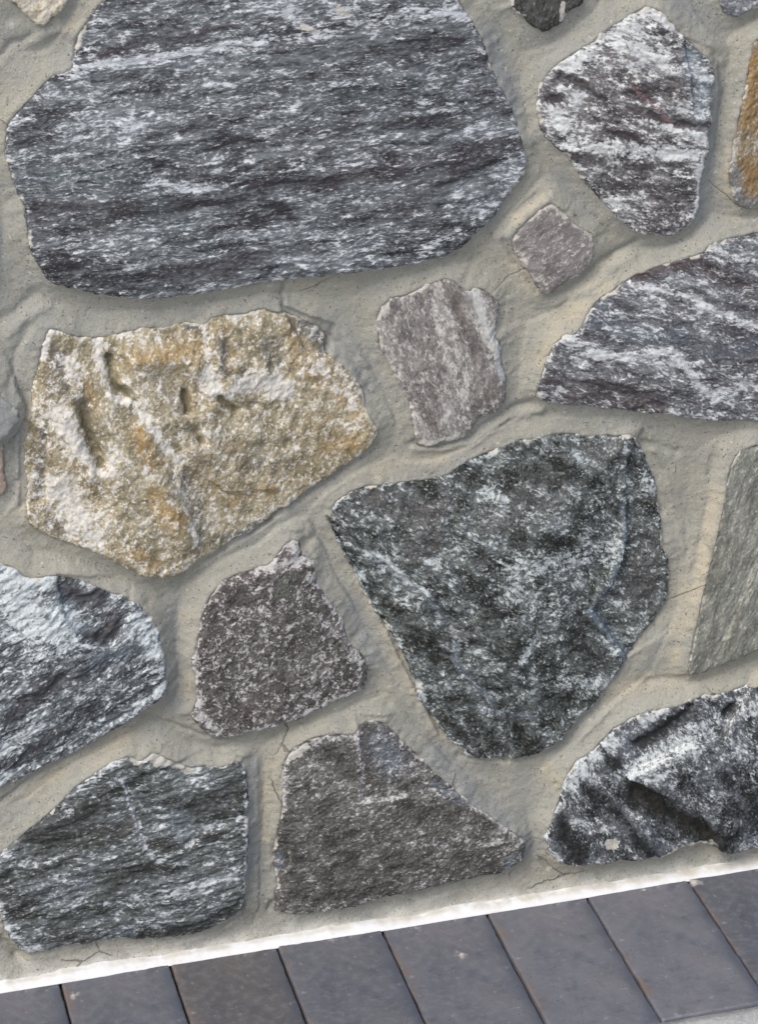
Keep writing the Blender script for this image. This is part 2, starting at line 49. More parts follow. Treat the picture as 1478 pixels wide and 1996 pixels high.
{'label': 'large blackish-green stone speckled white, tapering to a rounded point below', 'scl': 0.68, 'theta': -35.2, 'stretch': 1.9, 'proud': 10, 'lo': 4.5, 'fol': 1.6, 'fine': 0.35, 'th': 0.556, 'con': 3.4, 'wav': 1.6, 'dark': (44, 46, 42),'mid': (108, 113, 112),'white': (212, 220, 220),'tint': (108, 106, 105),'tint2': (128, 140, 150),'tamt': 0.1, 'poly': [(-39.2, 434.2),(-25.6, 443.0),(-9.9, 447.2),(10.4, 447.9),(28.5, 447.0),(46.7, 447.1),(64.9, 449.6),(74.0, 456.7),(92.2, 464.0),(110.5, 468.0),(126.5, 473.2),(147.2, 475.4),(170.3, 476.0),(189.1, 470.3),(212.6, 468.8),(231.4, 467.4),(240.6, 451.6),(249.5, 430.8),(256.6, 412.5),(259.8, 394.6),(262.9, 368.9),(265.0, 353.4),(272.9, 330.7),(272.4, 311.2),(270.8, 293.2),(263.1, 278.6),(251.3, 267.2),(239.7, 251.5),(228.1, 233.6),(216.4, 216.7),(204.6, 200.8),(189.8, 188.6),(177.9, 174.3),(163.5, 161.4),(146.4, 156.1),(126.8, 155.5),(104.8, 160.2),(85.3, 165.1),(73.1, 179.0),(58.5, 199.0),(48.9, 214.9),(38.4, 234.0),(35.1, 252.8),(27.5, 272.2),(15.9, 297.1),(6.7, 313.8),(-1.6, 327.6),(-10.7, 346.6),(-21.8, 373.1),(-32.9, 398.3),(-39.4, 415.8)], 'feats': [('t', 28.22, 1, [(1.3, 431.2),(42.2, 418.5),(37.7, 389.6)]),('t', 25.18, 0.8, [(246.2, 340.6),(243.1, 299.8)]),('t', 16.37, 0.8, [(189.5, 458.0),(227.3, 453.3)]),('t', 19.26, 0.5, [(102.1, 410.5),(167.2, 421.7)]),('s', 3.45, 1.3, [(223.6, 401.9),(226.6, 373.8),(222.7, 349.0),(215.4, 327.0),(199.3, 303.5)]),('s', 6.07, 1.3, [(197.0, 298.7),(209.7, 281.2),(233.0, 246.1)]),('s', 4.77, 1.17, [(-7.2, 383.4),(10.1, 368.6),(28.5, 351.0),(47.1, 335.8)]),('s', 4.47, 1.17, [(70.8, 288.9),(68.5, 271.1),(85.4, 245.0),(104.9, 220.9)]),('s', 6.82, 0.78, [(42.4, 338.9),(61.2, 310.8)]),('s', 6.13, 0.65, [(95.4, 211.7),(144.0, 198.7)]),('s', 7.77, 0.4, [(56.3, 357.1),(84.4, 338.0)]),('w', 3.33, 1.3, [(-8.1, 386.0),(9.2, 373.7),(23.9, 356.7),(42.4, 341.5)]),('w', 22.12, 0.5, [(121.7, 352.9),(168.8, 361.5),(216.7, 354.9)]),('w', 6.69, 1.04, [(97.2, 430.8),(113.6, 418.9)]),('w', 5.31, 1.04, [(46.9, 372.4),(53.9, 368.5)]),('w', 7.09, 0.78, [(123.5, 254.9),(142.1, 283.4)]),('w', 8.61, 0.5, [(-17.3, 367.5),(19.2, 332.2)]),('w', 10.09, 0.45, [(47.5, 224.6),(90.6, 207.2),(124.4, 207.1)]),('w', 5.0, 1.17, [(35.6, 247.5),(42.7, 230.7)]),('w', 3.84, 0.91, [(174.5, 459.9),(182.8, 449.1)]),('w', 4.9, 0.78, [(241.6, 426.9),(253.0, 405.5)]),('w', 12.88, 0.4, [(122.2, 327.5),(160.7, 306.6)]),('w', 9.24, 0.5, [(167.5, 232.3),(211.9, 220.1)]),('k', 14.35, 0.36, [(120.1, 442.5),(166.6, 441.4)]),('k', 8.67, 0.5, [(-3.7, 350.6),(28.5, 310.5),(56.7, 270.3)]),('k', 13.2, 0.43, [(180.8, 277.7),(201.1, 248.3)]),('k', 12.36, 0.58, [(129.4, 201.0),(139.8, 167.0)]),('k', 11.15, 0.43, [(76.0, 225.4),(105.4, 183.4)]),('k', 10.9, 0.43, [(94.1, 311.1),(108.7, 283.2)]),('k', 10.01, 0.43, [(118.1, 292.2),(123.4, 260.2)]),('k', 11.35, 0.36, [(74.0, 453.3),(83.3, 442.4)]),('k', 7.78, 0.36, [(121.1, 388.1),(173.3, 371.0)]),('k', 10.3, 0.43, [(153.4, 213.2),(177.9, 209.4)]),('k', 9.1, 0.36, [(57.0, 223.1),(76.4, 188.1)]),('P', 1.22, -5.2, [(225.3, 443.8),(227.4, 401.4),(229.6, 370.9),(225.7, 346.0),(217.9, 324.1),(199.4, 299.9),(235.6, 243.1),(283.8, 267.6),(284.8, 345.5),(261.5, 429.3),(240.7, 471.2)]),('P', 1.17, -4.5, [(-43.8, 425.1),(-5.8, 384.7),(28.5, 353.5),(65.8, 315.3),(70.9, 268.1),(104.9, 215.5),(124.5, 201.8),(125.5, 147.5),(57.1, 191.2),(9.9, 303.1)]),('h', 4.91, 2.5, [(221.7, 414.6),(226.6, 373.8),(219.7, 339.2),(199.2, 306.1)]),('h', 9.27, -3, [(129.4, 201.0),(134.8, 173.2)]),('P', 1.24, 3.0, [(66.0, 294.7),(94.0, 321.4),(141.9, 293.8),(133.5, 237.6),(95.0, 238.3),(75.7, 262.2)])]},
{'label': 'blue-grey stone with whitish top and slanting dark streaks at the left edge', 'scl': 0.8, 'theta': 29.4, 'stretch': 2.8, 'proud': 10, 'lo': 4, 'fol': 1.5, 'fine': 0.35, 'th': 0.535, 'con': 2.6, 'wav': 1.5, 'dark': (60, 62, 65),'mid': (122, 128, 132),'white': (222, 230, 232),'tint': (84, 80, 82),'tint2': (136, 148, 160),'tamt': 0.1, 'poly': [(-351.7, 426.4),(-322.7, 420.0),(-310.5, 413.5),(-300.5, 402.6),(-283.3, 404.5),(-266.4, 400.1),(-249.7, 391.5),(-232.9, 380.9),(-222.2, 376.4),(-209.6, 367.8),(-201.3, 355.3),(-195.3, 343.5),(-192.6, 323.2),(-191.2, 303.0),(-189.7, 287.6),(-193.3, 275.5),(-209.9, 265.4),(-223.8, 254.8),(-242.3, 242.4),(-262.8, 232.9),(-281.0, 225.6),(-299.2, 218.3),(-317.6, 208.5),(-331.0, 205.6),(-337.8, 202.6),(-363.8, 208.6),(-385.7, 263.2),(-392.8, 333.8),(-379.0, 399.4)], 'feats': [('w', 22.51, 0.8, [(-319.8, 400.5),(-300.9, 364.0),(-275.8, 350.5)]),('w', 5.37, 1, [(-323.0, 416.2),(-302.8, 400.5),(-283.5, 401.1)]),('w', 12.12, 0.5, [(-210.5, 348.2),(-194.6, 308.5)]),('w', 4.29, 0.8, [(-191.0, 287.8),(-214.2, 268.6)]),('w', 11.08, 0.5, [(-303.1, 330.0),(-263.2, 343.7)]),('w', 11.35, 0.4, [(-335.6, 234.7),(-307.9, 255.6)]),('k', 9.11, 1, [(-271.4, 388.8),(-256.8, 379.4),(-241.7, 379.7)]),('k', 6.94, 1, [(-256.4, 348.6),(-243.7, 341.8),(-229.9, 353.6)]),('k', 6.55, 0.8, [(-324.0, 275.9),(-305.6, 290.6),(-282.5, 312.0)]),('k', 8.56, 0.5, [(-327.6, 223.1),(-295.5, 243.4),(-254.3, 267.3)]),('k', 11.2, 0.4, [(-264.9, 314.3),(-224.9, 323.1)]),('t', 11.85, 0.9, [(-269.3, 388.5),(-240.0, 369.7),(-234.8, 344.4)]),('t', 14.05, 0.7, [(-324.2, 273.4),(-278.2, 311.3)]),('s', 13.69, 0.8, [(-278.4, 380.1),(-262.6, 353.5)]),('s', 14.0, 0.6, [(-251.3, 322.1),(-206.9, 330.4)]),('P', 2.26, -3, [(-276.9, 404.0),(-274.7, 369.9),(-259.2, 338.2),(-237.7, 330.0),(-218.8, 356.8),(-212.9, 390.2)])]},
{'label': 'brownish-maroon stone mottled white, smaller, left of the large blackish-green stone', 'scl': 0.7, 'theta': 48.8, 'stretch': 1.15, 'proud': 9, 'lo': 2.5, 'fol': 0.8, 'fine': 0.4, 'th': 0.566, 'con': 2.4, 'net': 0.08, 'dark': (68, 65, 63),'mid': (108, 104, 101),'white': (212, 210, 208),'tint': (84, 74, 72),'tint2': (106, 112, 102),'tamt': 0.2, 'spk': 0.8, 'poly': [(-152.6, 358.1),(-145.5, 369.8),(-135.9, 377.8),(-115.7, 383.8),(-95.6, 388.3),(-88.6, 397.1),(-81.7, 405.9),(-70.5, 407.8),(-68.6, 394.4),(-58.8, 388.1),(-56.8, 373.0),(-51.1, 357.3),(-43.6, 346.3),(-37.8, 335.4),(-32.4, 324.6),(-28.9, 308.9),(-24.5, 295.5),(-15.3, 289.0),(-9.8, 275.3),(-9.9, 259.8),(-13.3, 249.9),(-32.0, 245.0),(-48.3, 240.8),(-69.3, 232.7),(-92.6, 227.1),(-116.1, 225.6),(-134.1, 223.3),(-147.8, 223.0),(-157.1, 232.3),(-165.8, 243.0),(-168.6, 251.1),(-162.7, 265.6),(-162.9, 283.5),(-165.7, 304.1),(-161.4, 323.6),(-157.7, 340.5)], 'feats': [('w', 4.21, 0.9, [(-116.2, 385.3),(-93.8, 387.1),(-80.3, 388.6),(-57.9, 385.5)]),('w', 5.61, 1, [(-82.2, 406.0),(-73.4, 397.5)]),('w', 3.8, 0.7, [(-55.9, 372.9),(-42.7, 346.2),(-31.5, 321.9)]),('w', 4.81, 0.9, [(-162.6, 268.1),(-160.2, 247.2),(-143.5, 228.0)]),('w', 2.94, 0.8, [(-143.7, 223.8),(-93.0, 228.7),(-46.4, 243.7),(-16.1, 250.4)]),('w', 3.31, 0.6, [(-162.8, 323.8),(-164.2, 283.7)]),('w', 5.88, 0.5, [(-22.7, 287.5),(-12.6, 270.5)]),('s', 12.31, 0.8, [(-85.4, 362.2),(-80.7, 371.5)]),('s', 8.85, 0.7, [(-18.2, 276.6)]),('t', 11.68, 0.9, [(-143.0, 244.5),(-120.0, 251.2)]),('k', 6.58, 0.4, [(-134.8, 359.4),(-121.1, 367.3)]),('P', 1.85, -2.5, [(-164.8, 388.2),(-134.3, 374.1),(-116.3, 380.4),(-93.9, 384.1),(-55.7, 383.7),(-61.9, 413.0),(-88.6, 416.6)])]},
{'label': 'dark green-grey streaked stone at the bottom left, beside the upright mortar joint', 'scl': 0.7, 'theta': 4.1, 'stretch': 3.2, 'proud': 9, 'lo': 3.2, 'fol': 1.4, 'fine': 0.35, 'th': 0.562, 'con': 3.2, 'wav': 1.3, 'dark': (54, 56, 53),'mid': (110, 115, 116),'white': (216, 221, 224),'tint': (98, 96, 90),'tint2': (126, 138, 148),'tamt': 0.12, 'poly': [(-350.9, 111.6),(-342.4, 136.8),(-328.3, 147.5),(-316.4, 158.7),(-300.1, 169.0),(-285.8, 182.3),(-271.6, 196.6),(-255.4, 205.8),(-239.1, 216.1),(-225.5, 220.1),(-216.8, 212.4),(-202.9, 220.5),(-183.1, 206.8),(-172.0, 198.2),(-158.3, 198.5),(-144.6, 195.2),(-128.0, 197.7),(-122.7, 186.3),(-121.1, 162.1),(-122.8, 135.5),(-122.6, 108.4),(-125.8, 81.6),(-128.8, 57.2),(-127.8, 44.2),(-147.2, 31.1),(-173.9, 23.8),(-199.9, 23.2),(-227.8, 26.8),(-253.3, 30.0),(-276.5, 29.4),(-304.2, 27.6),(-324.9, 27.1),(-335.5, 40.8),(-344.2, 58.9),(-346.5, 78.4)], 'feats': [('k', 11.7, 0.6, [(-314.9, 147.8),(-273.3, 167.0),(-250.3, 173.6)]),('k', 9.93, 0.6, [(-182.8, 156.6),(-159.5, 163.3),(-136.0, 175.3)]),('k', 13.01, 0.5, [(-254.5, 94.0),(-217.3, 103.6)]),('k', 7.2, 0.8, [(-197.2, 31.0),(-164.0, 35.9),(-140.1, 45.4)]),('k', 9.03, 0.4, [(-302.3, 59.2),(-256.2, 61.6)]),('w', 3.41, 0.8, [(-231.1, 196.5),(-223.0, 158.3),(-216.3, 125.0),(-207.6, 112.7)]),('w', 3.51, 0.6, [(-207.8, 110.0),(-179.7, 118.5),(-167.6, 132.6)]),('w', 8.71, 0.5, [(-267.0, 197.4),(-234.8, 212.8)]),('w', 6.82, 0.5, [(-296.1, 160.4),(-267.9, 181.8)]),('w', 6.05, 0.6, [(-246.5, 70.7),(-200.1, 73.1),(-134.2, 83.1)]),('w', 5.01, 0.5, [(-169.9, 133.0),(-127.8, 141.8)]),('w', 3.96, 0.6, [(-345.2, 83.6),(-339.0, 55.2),(-322.5, 30.0)]),('w', 8.2, 0.5, [(-196.6, 44.9),(-234.1, 40.8)]),('w', 4.03, 1, [(-317.5, 35.7)]),('w', 2.99, 0.6, [(-123.0, 178.4),(-126.4, 59.6)]),('m', 6.8, 0.7, [(-207.6, 216.1),(-183.2, 204.2),(-172.0, 197.1)]),('m', 3.88, 0.7, [(-222.1, 215.9),(-214.7, 209.5)]),('t', 14.79, 0.7, [(-261.3, 138.3),(-228.9, 148.7)]),('t', 12.14, 0.6, [(-171.1, 100.7),(-143.4, 90.2)]),('s', 14.9, 0.7, [(-187.6, 152.1),(-179.0, 134.6)]),('s', 14.88, 0.6, [(-309.3, 93.2),(-272.7, 97.3)]),('s', 10.18, 0.7, [(-267.2, 30.4),(-229.8, 34.4)]),('P', 1.97, -2.2, [(-222.9, 160.9),(-216.5, 119.7),(-175.1, 117.7),(-162.9, 131.8),(-114.0, 134.0),(-112.3, 197.7),(-157.8, 210.5),(-231.1, 196.5)]),('P', 2.04, -2.5, [(-272.3, 20.3),(-243.1, 48.1),(-163.9, 38.7),(-125.4, 59.4),(-126.4, 26.1),(-193.3, 10.7)])]},
{'label': 'brownish-grey wedge stone in the middle of the bottom row', 'scl': 0.7, 'theta': 3.9, 'stretch': 1.7, 'proud': 9, 'lo': 2.4, 'fol': 0.8, 'fine': 0.45, 'th': 0.572, 'con': 2.6, 'dark': (66, 65, 62),'mid': (112, 110, 106),'white': (212, 210, 208),'tint': (98, 92, 85),'tint2': (124, 134, 144),'tamt': 0.2, 'poly': [(-88.9, 185.9),(-81.6, 200.6),(-65.1, 210.0),(-41.7, 212.6),(-25.4, 207.3),(-16.3, 217.9),(-0.8, 217.6),(9.5, 209.6),(20.4, 194.5),(34.7, 177.8),(51.6, 154.5),(68.6, 136.9),(80.8, 126.1),(90.7, 112.2),(108.1, 98.2),(123.2, 82.7),(135.8, 69.8),(140.0, 61.8),(136.3, 45.5),(119.0, 34.4),(89.2, 34.1),(59.5, 33.9),(29.9, 29.7),(-1.9, 29.9),(-20.0, 25.3),(-46.7, 24.1),(-73.2, 25.1),(-96.2, 28.3),(-98.3, 43.2),(-95.4, 62.2),(-98.2, 87.6),(-96.7, 109.3),(-91.5, 130.1),(-88.6, 156.5)], 'feats': [('s', 20.21, 0.9, [(-0.0, 195.2),(14.2, 171.5)]),('s', 8.28, 0.8, [(52.6, 143.4),(77.0, 122.9)]),('w', 3.51, 0.8, [(-19.7, 209.0),(-16.3, 171.2),(-19.4, 139.3)]),('w', 3.59, 0.6, [(-19.4, 138.3),(9.3, 137.2),(42.9, 139.6),(67.2, 132.8)]),('w', 4.99, 0.7, [(-84.5, 193.2),(-56.3, 207.0),(-23.5, 207.0)]),('w', 3.5, 0.7, [(-87.1, 183.0),(-89.4, 140.5)]),('w', 2.55, 0.7, [(9.4, 166.9),(8.3, 142.8)]),('w', 2.55, 0.6, [(11.8, 169.2),(35.7, 166.8)]),('w', 10.5, 0.4, [(28.5, 81.6),(116.9, 71.5)]),('w', 3.13, 0.8, [(79.4, 126.3),(101.7, 102.1),(131.8, 73.4)]),('k', 10.17, 0.5, [(-85.9, 129.1),(-82.6, 62.6)]),('k', 11.36, 0.4, [(-43.7, 99.9),(-20.1, 62.4)]),('k', 8.02, 0.5, [(-47.1, 197.6),(-28.6, 173.2)]),('s', 6.45, 0.9, [(127.2, 52.8),(122.4, 39.4)]),('s', 5.14, 0.9, [(-92.4, 92.1),(-94.2, 75.8)]),('w', 2.56, 0.7, [(-84.1, 101.6),(-83.0, 84.9),(-89.5, 72.2)]),('m', 6.98, 0.6, [(-79.8, 195.0),(-65.7, 203.3)]),('k', 8.38, 0.4, [(-59.0, 41.5),(-0.9, 39.3)]),('P', 2.0, -2.2, [(-19.6, 224.8),(-16.7, 181.9),(-19.4, 139.3),(9.3, 138.3),(67.2, 131.1),(76.9, 133.9),(19.0, 218.6)]),('P', 2.04, -2, [(-100.5, 109.9),(-83.6, 104.2),(-82.1, 84.7),(-91.0, 69.7),(-101.4, 71.6)])]},
{'label': 'black and white broken-faced stone at the bottom right', 'scl': 0.75, 'theta': -52.8, 'stretch': 2.4, 'proud': 12, 'lo': 3.5, 'fol': 1.4, 'fine': 0.35, 'th': 0.552, 'con': 3.4, 'wav': 1.3, 'dark': (44, 45, 46),'mid': (112, 116, 120),'white': (224, 230, 230),'tint': (52, 50, 42),'tint2': (142, 150, 160),'tamt': 0.06, 'poly': [(158.3, 69.8),(165.2, 91.1),(172.3, 106.6),(175.7, 128.2),(183.7, 143.3),(200.7, 154.2),(212.7, 167.0),(222.8, 177.9),(236.9, 184.9),(254.6, 190.2),(279.5, 191.7),(304.3, 197.6),(329.5, 196.4),(347.1, 199.1),(361.6, 202.2),(403.5, 201.2),(448.6, 150.0),(461.3, 57.2),(416.5, 18.6),(372.9, 23.4),(357.6, 24.3),(339.5, 21.7),(328.6, 30.0),(317.9, 36.0),(294.6, 36.1),(276.9, 28.9),(253.7, 31.3),(228.1, 31.8),(197.0, 33.4),(171.6, 39.1),(163.7, 51.9)], 'feats': [('w', 11.69, 0.8, [(180.4, 121.9),(199.5, 146.2),(218.9, 159.5)]),('w', 14.96, 0.7, [(234.8, 134.9),(264.5, 146.5),(294.2, 158.2)]),('w', 8.45, 0.8, [(248.0, 182.1),(267.7, 187.1)]),('w', 9.66, 0.9, [(294.5, 152.7),(299.9, 146.3)]),('w', 5.35, 0.9, [(161.2, 91.8),(171.0, 101.2)]),('w', 4.3, 0.9, [(248.0, 120.5),(275.3, 130.9)]),('w', 13.92, 0.4, [(313.7, 171.6),(362.6, 185.7)]),('w', 8.61, 0.4, [(186.5, 81.8),(211.8, 77.4),(226.6, 86.1)]),('w', 11.94, 0.35, [(341.0, 139.6),(366.9, 118.6)]),('k', 9.04, 1.02, [(246.5, 157.7),(266.2, 165.5),(283.1, 179.2),(293.8, 185.6)]),('k', 5.9, 1.02, [(331.2, 177.0),(337.6, 179.8)]),('k', 10.64, 0.85, [(217.2, 137.8),(224.6, 142.1)]),('k', 10.73, 0.94, [(171.4, 84.4),(177.1, 60.9),(192.7, 43.9)]),('k', 8.63, 0.85, [(221.3, 92.6),(248.2, 54.0),(272.2, 29.7)]),('k', 12.93, 1.02, [(243.3, 111.2),(272.4, 83.8),(304.2, 61.3),(323.2, 43.7)]),('t', 15.11, 1, [(248.5, 107.6),(283.2, 70.6),(320.4, 47.0)]),('k', 13.25, 0.51, [(339.4, 78.0),(371.2, 49.7)]),('k', 10.85, 0.51, [(316.1, 126.9),(365.6, 73.5)]),('k', 9.6, 0.51, [(195.4, 119.3),(211.0, 100.0)]),('k', 8.94, 0.68, [(331.5, 33.6),(351.6, 47.3)]),('s', 12.7, 0.8, [(226.3, 163.7),(236.9, 145.5),(240.1, 128.4)]),('s', 9.7, 0.6, [(161.9, 63.5),(169.9, 45.1)]),('s', 10.93, 0.5, [(257.7, 69.4),(274.4, 37.9)]),('m', 6.55, 1.4, [(221.2, 54.2),(222.7, 53.9)]),('m', 4.99, 0.9, [(274.8, 29.2),(300.3, 36.2),(323.7, 35.0)]),('P', 1.34, 9, [(232.6, 126.9),(248.1, 117.1),(276.8, 98.8),(303.2, 81.4),(315.3, 65.1),(324.9, 40.5),(335.0, 18.5),(374.9, 8.5),(490.3, 29.0),(475.7, 201.1),(361.9, 213.1),(324.9, 153.3),(289.4, 153.5)]),('h', 8.51, -5, [(246.5, 157.7),(266.2, 165.5),(293.9, 184.5)]),('h', 5.9, -5, [(331.2, 177.0),(337.6, 179.8)]),('h', 11.87, -4, [(246.0, 108.0),(277.5, 82.9),(315.2, 48.0)])]},
{'label': 'smooth pale grey corner stone cut by the left edge', 'theta': 36.8, 'stretch': 1.5, 'proud': 13, 'lo': 0.6, 'fol': 0.2, 'fine': 0.15, 'th': 0.66, 'con': 1.2, 'dark': (128, 131, 132),'mid': (156, 159, 158),'white': (200, 200, 196),'tint': (160, 160, 150),'tint2': (150, 156, 160),'tamt': 0.3, 'poly': [(-336.9, 569.1),(-323.6, 583.1),(-312.2, 571.5),(-304.6, 561.7),(-299.5, 557.9),(-298.4, 550.1),(-304.8, 541.4),(-312.7, 534.7),(-320.0, 530.2),(-333.1, 537.2)], 'feats': [('k', 1.29, 0.5, [(-313.6, 550.6),(-300.9, 555.8)])]},
{'label': 'smooth pinkish-beige stone cut by the left edge', 'theta': 81.4, 'stretch': 1.5, 'proud': -2, 'lo': 0.4, 'fol': 0.2, 'fine': 0.15, 'th': 0.66, 'con': 1.2, 'dark': (150, 136, 122),'mid': (178, 162, 148),'white': (200, 190, 180),'tint': (176, 146, 128),'tint2': (160, 156, 150),'tamt': 0.4, 'poly': [(-339.8, 530.8),(-313.6, 527.5),(-312.2, 511.9),(-312.2, 480.5),(-318.6, 478.6),(-343.6, 479.1)], 'feats': []}]
MORTAR = [
('h', 4.67, 2.2, [(35.3, 475.5),(60.2, 472.4),(87.4, 476.6),(119.2, 494.7),(146.6, 499.0)]),
('h', 3.73, -2.0, [(35.3, 481.2),(60.2, 476.2),(87.4, 481.4),(114.5, 500.1),(137.3, 506.8)]),
('h', 4.17, -2.2, [(-88.3, 433.0),(-52.4, 449.4),(-20.9, 469.2),(1.6, 481.6)]),
('h', 4.12, -2.4, [(150.9, 603.4),(171.1, 609.0),(195.4, 627.0),(228.8, 644.1)]),
('h', 4.59, 1.6, [(157.9, 594.4),(189.2, 609.4),(224.7, 633.1)]),
('h', 3.36, -1.8, [(-339.2, 183.6),(-301.9, 211.0),(-247.1, 235.5),(-205.5, 262.1),(-179.9, 286.1)]),
('h', 2.4, -2, [(-214.8, 255.9),(-188.4, 241.5),(-157.3, 226.1),(-125.6, 215.7)]),
('h', 4.2, -2, [(179.1, 166.0),(203.1, 189.2),(212.6, 199.6)]),
('h', 4.73, 2, [(189.0, 164.3),(217.8, 192.3)]),
('h', 4.13, -1.8, [(76.6, 165.4),(125.4, 150.3),(164.7, 152.0),(184.1, 165.2)]),
('h', 4.72, -1.6, [(256.6, 213.1),(296.4, 215.0),(331.3, 217.7)]),
('h', 5.99, 1.8, [(101.0, 785.3),(114.5, 754.2),(132.2, 739.7)]),
('h', 3.86, -1.8, [(107.6, 778.3),(118.7, 758.2)]),
('h', 5.87, -2.0, [(-308.3, 627.5),(-291.3, 638.7),(-278.3, 650.3)]),
('h', 5.05, 1.6, [(-300.8, 618.0),(-283.5, 633.5),(-266.8, 640.4)]),
('h', 3.84, -1.4, [(-303.5, 578.5),(-295.6, 604.2),(-284.1, 624.8)]),
('h', 1.74, -2.2, [(-76.1, 643.7),(-77.7, 631.0),(-77.1, 619.8)]),
('h', 3.91, -1.8, [(-293.3, 842.5),(-280.9, 853.4),(-269.1, 856.4)]),
('h', 6.23, 2, [(-280.2, 865.2),(-269.4, 852.5),(-245.4, 862.5)]),
('h', 4.95, 1.4, [(318.4, 441.9),(315.9, 402.3),(305.1, 332.4),(293.5, 271.5)]),
('h', 4.46, -1.6, [(309.3, 433.1),(304.8, 383.6),(295.8, 323.4)]),
('h', 3.89, -1.5, [(243.7, 456.2),(275.2, 442.4)]),
('h', 4.46, 1.6, [(109.6, 658.4),(133.4, 682.7),(150.9, 692.1),(169.2, 674.8)]),
('h', 4.44, -1.8, [(115.9, 675.5),(137.6, 691.1)]),
('h', 4.41, -2, [(288.9, 799.6),(299.6, 768.5),(295.8, 716.2)]),
('h', 2.23, -2, [(109.6, 658.4),(116.5, 644.2),(139.5, 607.8)]),
('h', 3.99, -1.6, [(-50.0, 594.4),(-19.9, 568.2),(-7.0, 539.1)]),
('h', 4.46, 1.5, [(-24.1, 587.0),(-6.8, 557.5)]),
('h', 5.9, -1.5, [(-18.2, 276.6),(0.3, 253.0),(9.6, 230.6)]),
('h', 5.41, 1.6, [(-4.2, 284.7),(19.0, 239.6),(52.4, 192.0)]),
('h', 4.65, -1.4, [(-169.7, 374.3),(-176.0, 325.8),(-177.8, 260.3)]),
('h', 4.97, 1.2, [(-112.5, 187.2),(-111.9, 122.8),(-114.2, 35.0)]),
('h', 6.01, -5, [(-348.9, 43.4),(-340.5, 33.5),(-334.3, 23.9)]),
('h', 4.35, -3, [(160.1, 35.5),(165.3, 28.8)]),
('h', 4.17, -3, [(-100.8, 38.1),(-102.3, 32.8)]),
('h', 3.11, -3, [(-125.8, 48.3),(-126.9, 40.2)]),
('h', 2.08, -1.2, [(-145.6, 21.2),(-138.2, 28.3),(-126.2, 31.6)]),
('h', 2.06, -1.2, [(-211.6, 22.6),(-212.9, 14.4)]),
('g', 10.93, 1, [(96.0, 835.9),(107.2, 801.6),(116.4, 766.9)]),  # g strokes: cool shade painted on joint slopes turned from the light
('g', 13.34, 0.9, [(288.3, 769.4),(289.4, 707.9),(285.2, 658.9)]),
('g', 17.45, 0.9, [(52.4, 170.5),(91.6, 120.4),(142.1, 55.8)]),
('g', 9.94, 0.9, [(-114.8, 187.6),(-117.8, 80.1)]),
('g', 10.62, 0.8, [(-22.2, 333.2),(0.4, 273.7)]),
('g', 12.17, 0.7, [(-179.5, 351.1),(-180.9, 260.8)]),
('g', 13.3, 0.6, [(-41.3, 598.0),(-2.6, 538.5)]),
('g', 6.55, 0.8, [(-302.9, 704.2),(-305.5, 644.6)]),
('g', 12.93, 0.7, [(255.3, 848.7),(287.7, 821.0)]),
('g', 10.41, 0.6, [(-307.1, 524.9),(-302.2, 473.6)]),
('g', 8.85, 0.6, [(154.8, 711.5),(187.2, 668.5)]),
('g', 9.67, 0.5, [(115.2, 710.8),(98.4, 668.4)]),
('c', 6.89, 1, [(-287.5, 558.7),(-295.7, 509.8),(-300.7, 464.1),(-295.7, 444.7)]),  # c strokes: warm light painted on joint slopes facing the sun side
('c', 7.98, 0.9, [(-103.3, 185.7),(-104.2, 110.6)]),
('c', 9.0, 0.9, [(313.4, 402.6),(300.7, 322.7),(280.4, 236.3)]),
('c', 6.35, 0.9, [(305.0, 715.3),(304.7, 679.6)]),
('c', 8.36, 0.9, [(145.4, 549.3),(162.8, 580.0),(198.3, 608.4)]),
('c', 8.61, 0.8, [(-17.3, 367.5),(9.9, 303.1),(28.5, 253.8),(62.0, 185.1)]),
('c', 10.59, 0.8, [(-312.2, 189.4),(-265.9, 218.0),(-224.6, 237.0)]),
('c', 9.38, 0.7, [(-168.5, 349.5),(-171.3, 274.6)]),
('c', 13.57, 0.7, [(222.2, 207.8),(266.4, 217.0),(321.2, 219.3)]),
('c', 5.5, 0.7, [(-237.6, 861.9),(-225.0, 876.7)]),
('c', 9.31, 0.6, [(-16.5, 455.3),(28.5, 463.9),(73.9, 467.8)]),
('c', 5.34, 0.8, [(120.3, 675.1),(142.1, 690.7)]),
('c', 6.3, 0.8, [(116.6, 635.2),(135.0, 610.6)]),
('c', 12.63, 0.7, [(155.1, 142.6),(170.4, 123.5)])]
JOINTS = [-299.3, -199.4, -99.8, -0.2, 100.9, 199.4, 300.6]

# ------------------------------------------------------------------ noise
rng = np.random.RandomState(7)
PERM = rng.permutation(512).astype(np.int64)
PERM = np.concatenate([PERM, PERM])
GA = rng.rand(512) * 2 * np.pi
GX = np.cos(GA); GY = np.sin(GA)
def perlin(x, y, seed=0):
    xi = np.floor(x).astype(np.int64); yi = np.floor(y).astype(np.int64)
    xf = x - xi; yf = y - yi
    u = xf * xf * xf * (xf * (xf * 6 - 15) + 10); v = yf * yf * yf * (yf * (yf * 6 - 15) + 10)
    def g(ix, iy, dx, dy):
        h = PERM[(PERM[(ix + seed * 37) & 511] + iy) & 511]
        return GX[h] * dx + GY[h] * dy
    n00 = g(xi, yi, xf, yf); n10 = g(xi + 1, yi, xf - 1, yf)
    n01 = g(xi, yi + 1, xf, yf - 1); n11 = g(xi + 1, yi + 1, xf - 1, yf - 1)
    a = n00 + u * (n10 - n00); b = n01 + u * (n11 - n01)
    return (a + v * (b - a)) * 1.5
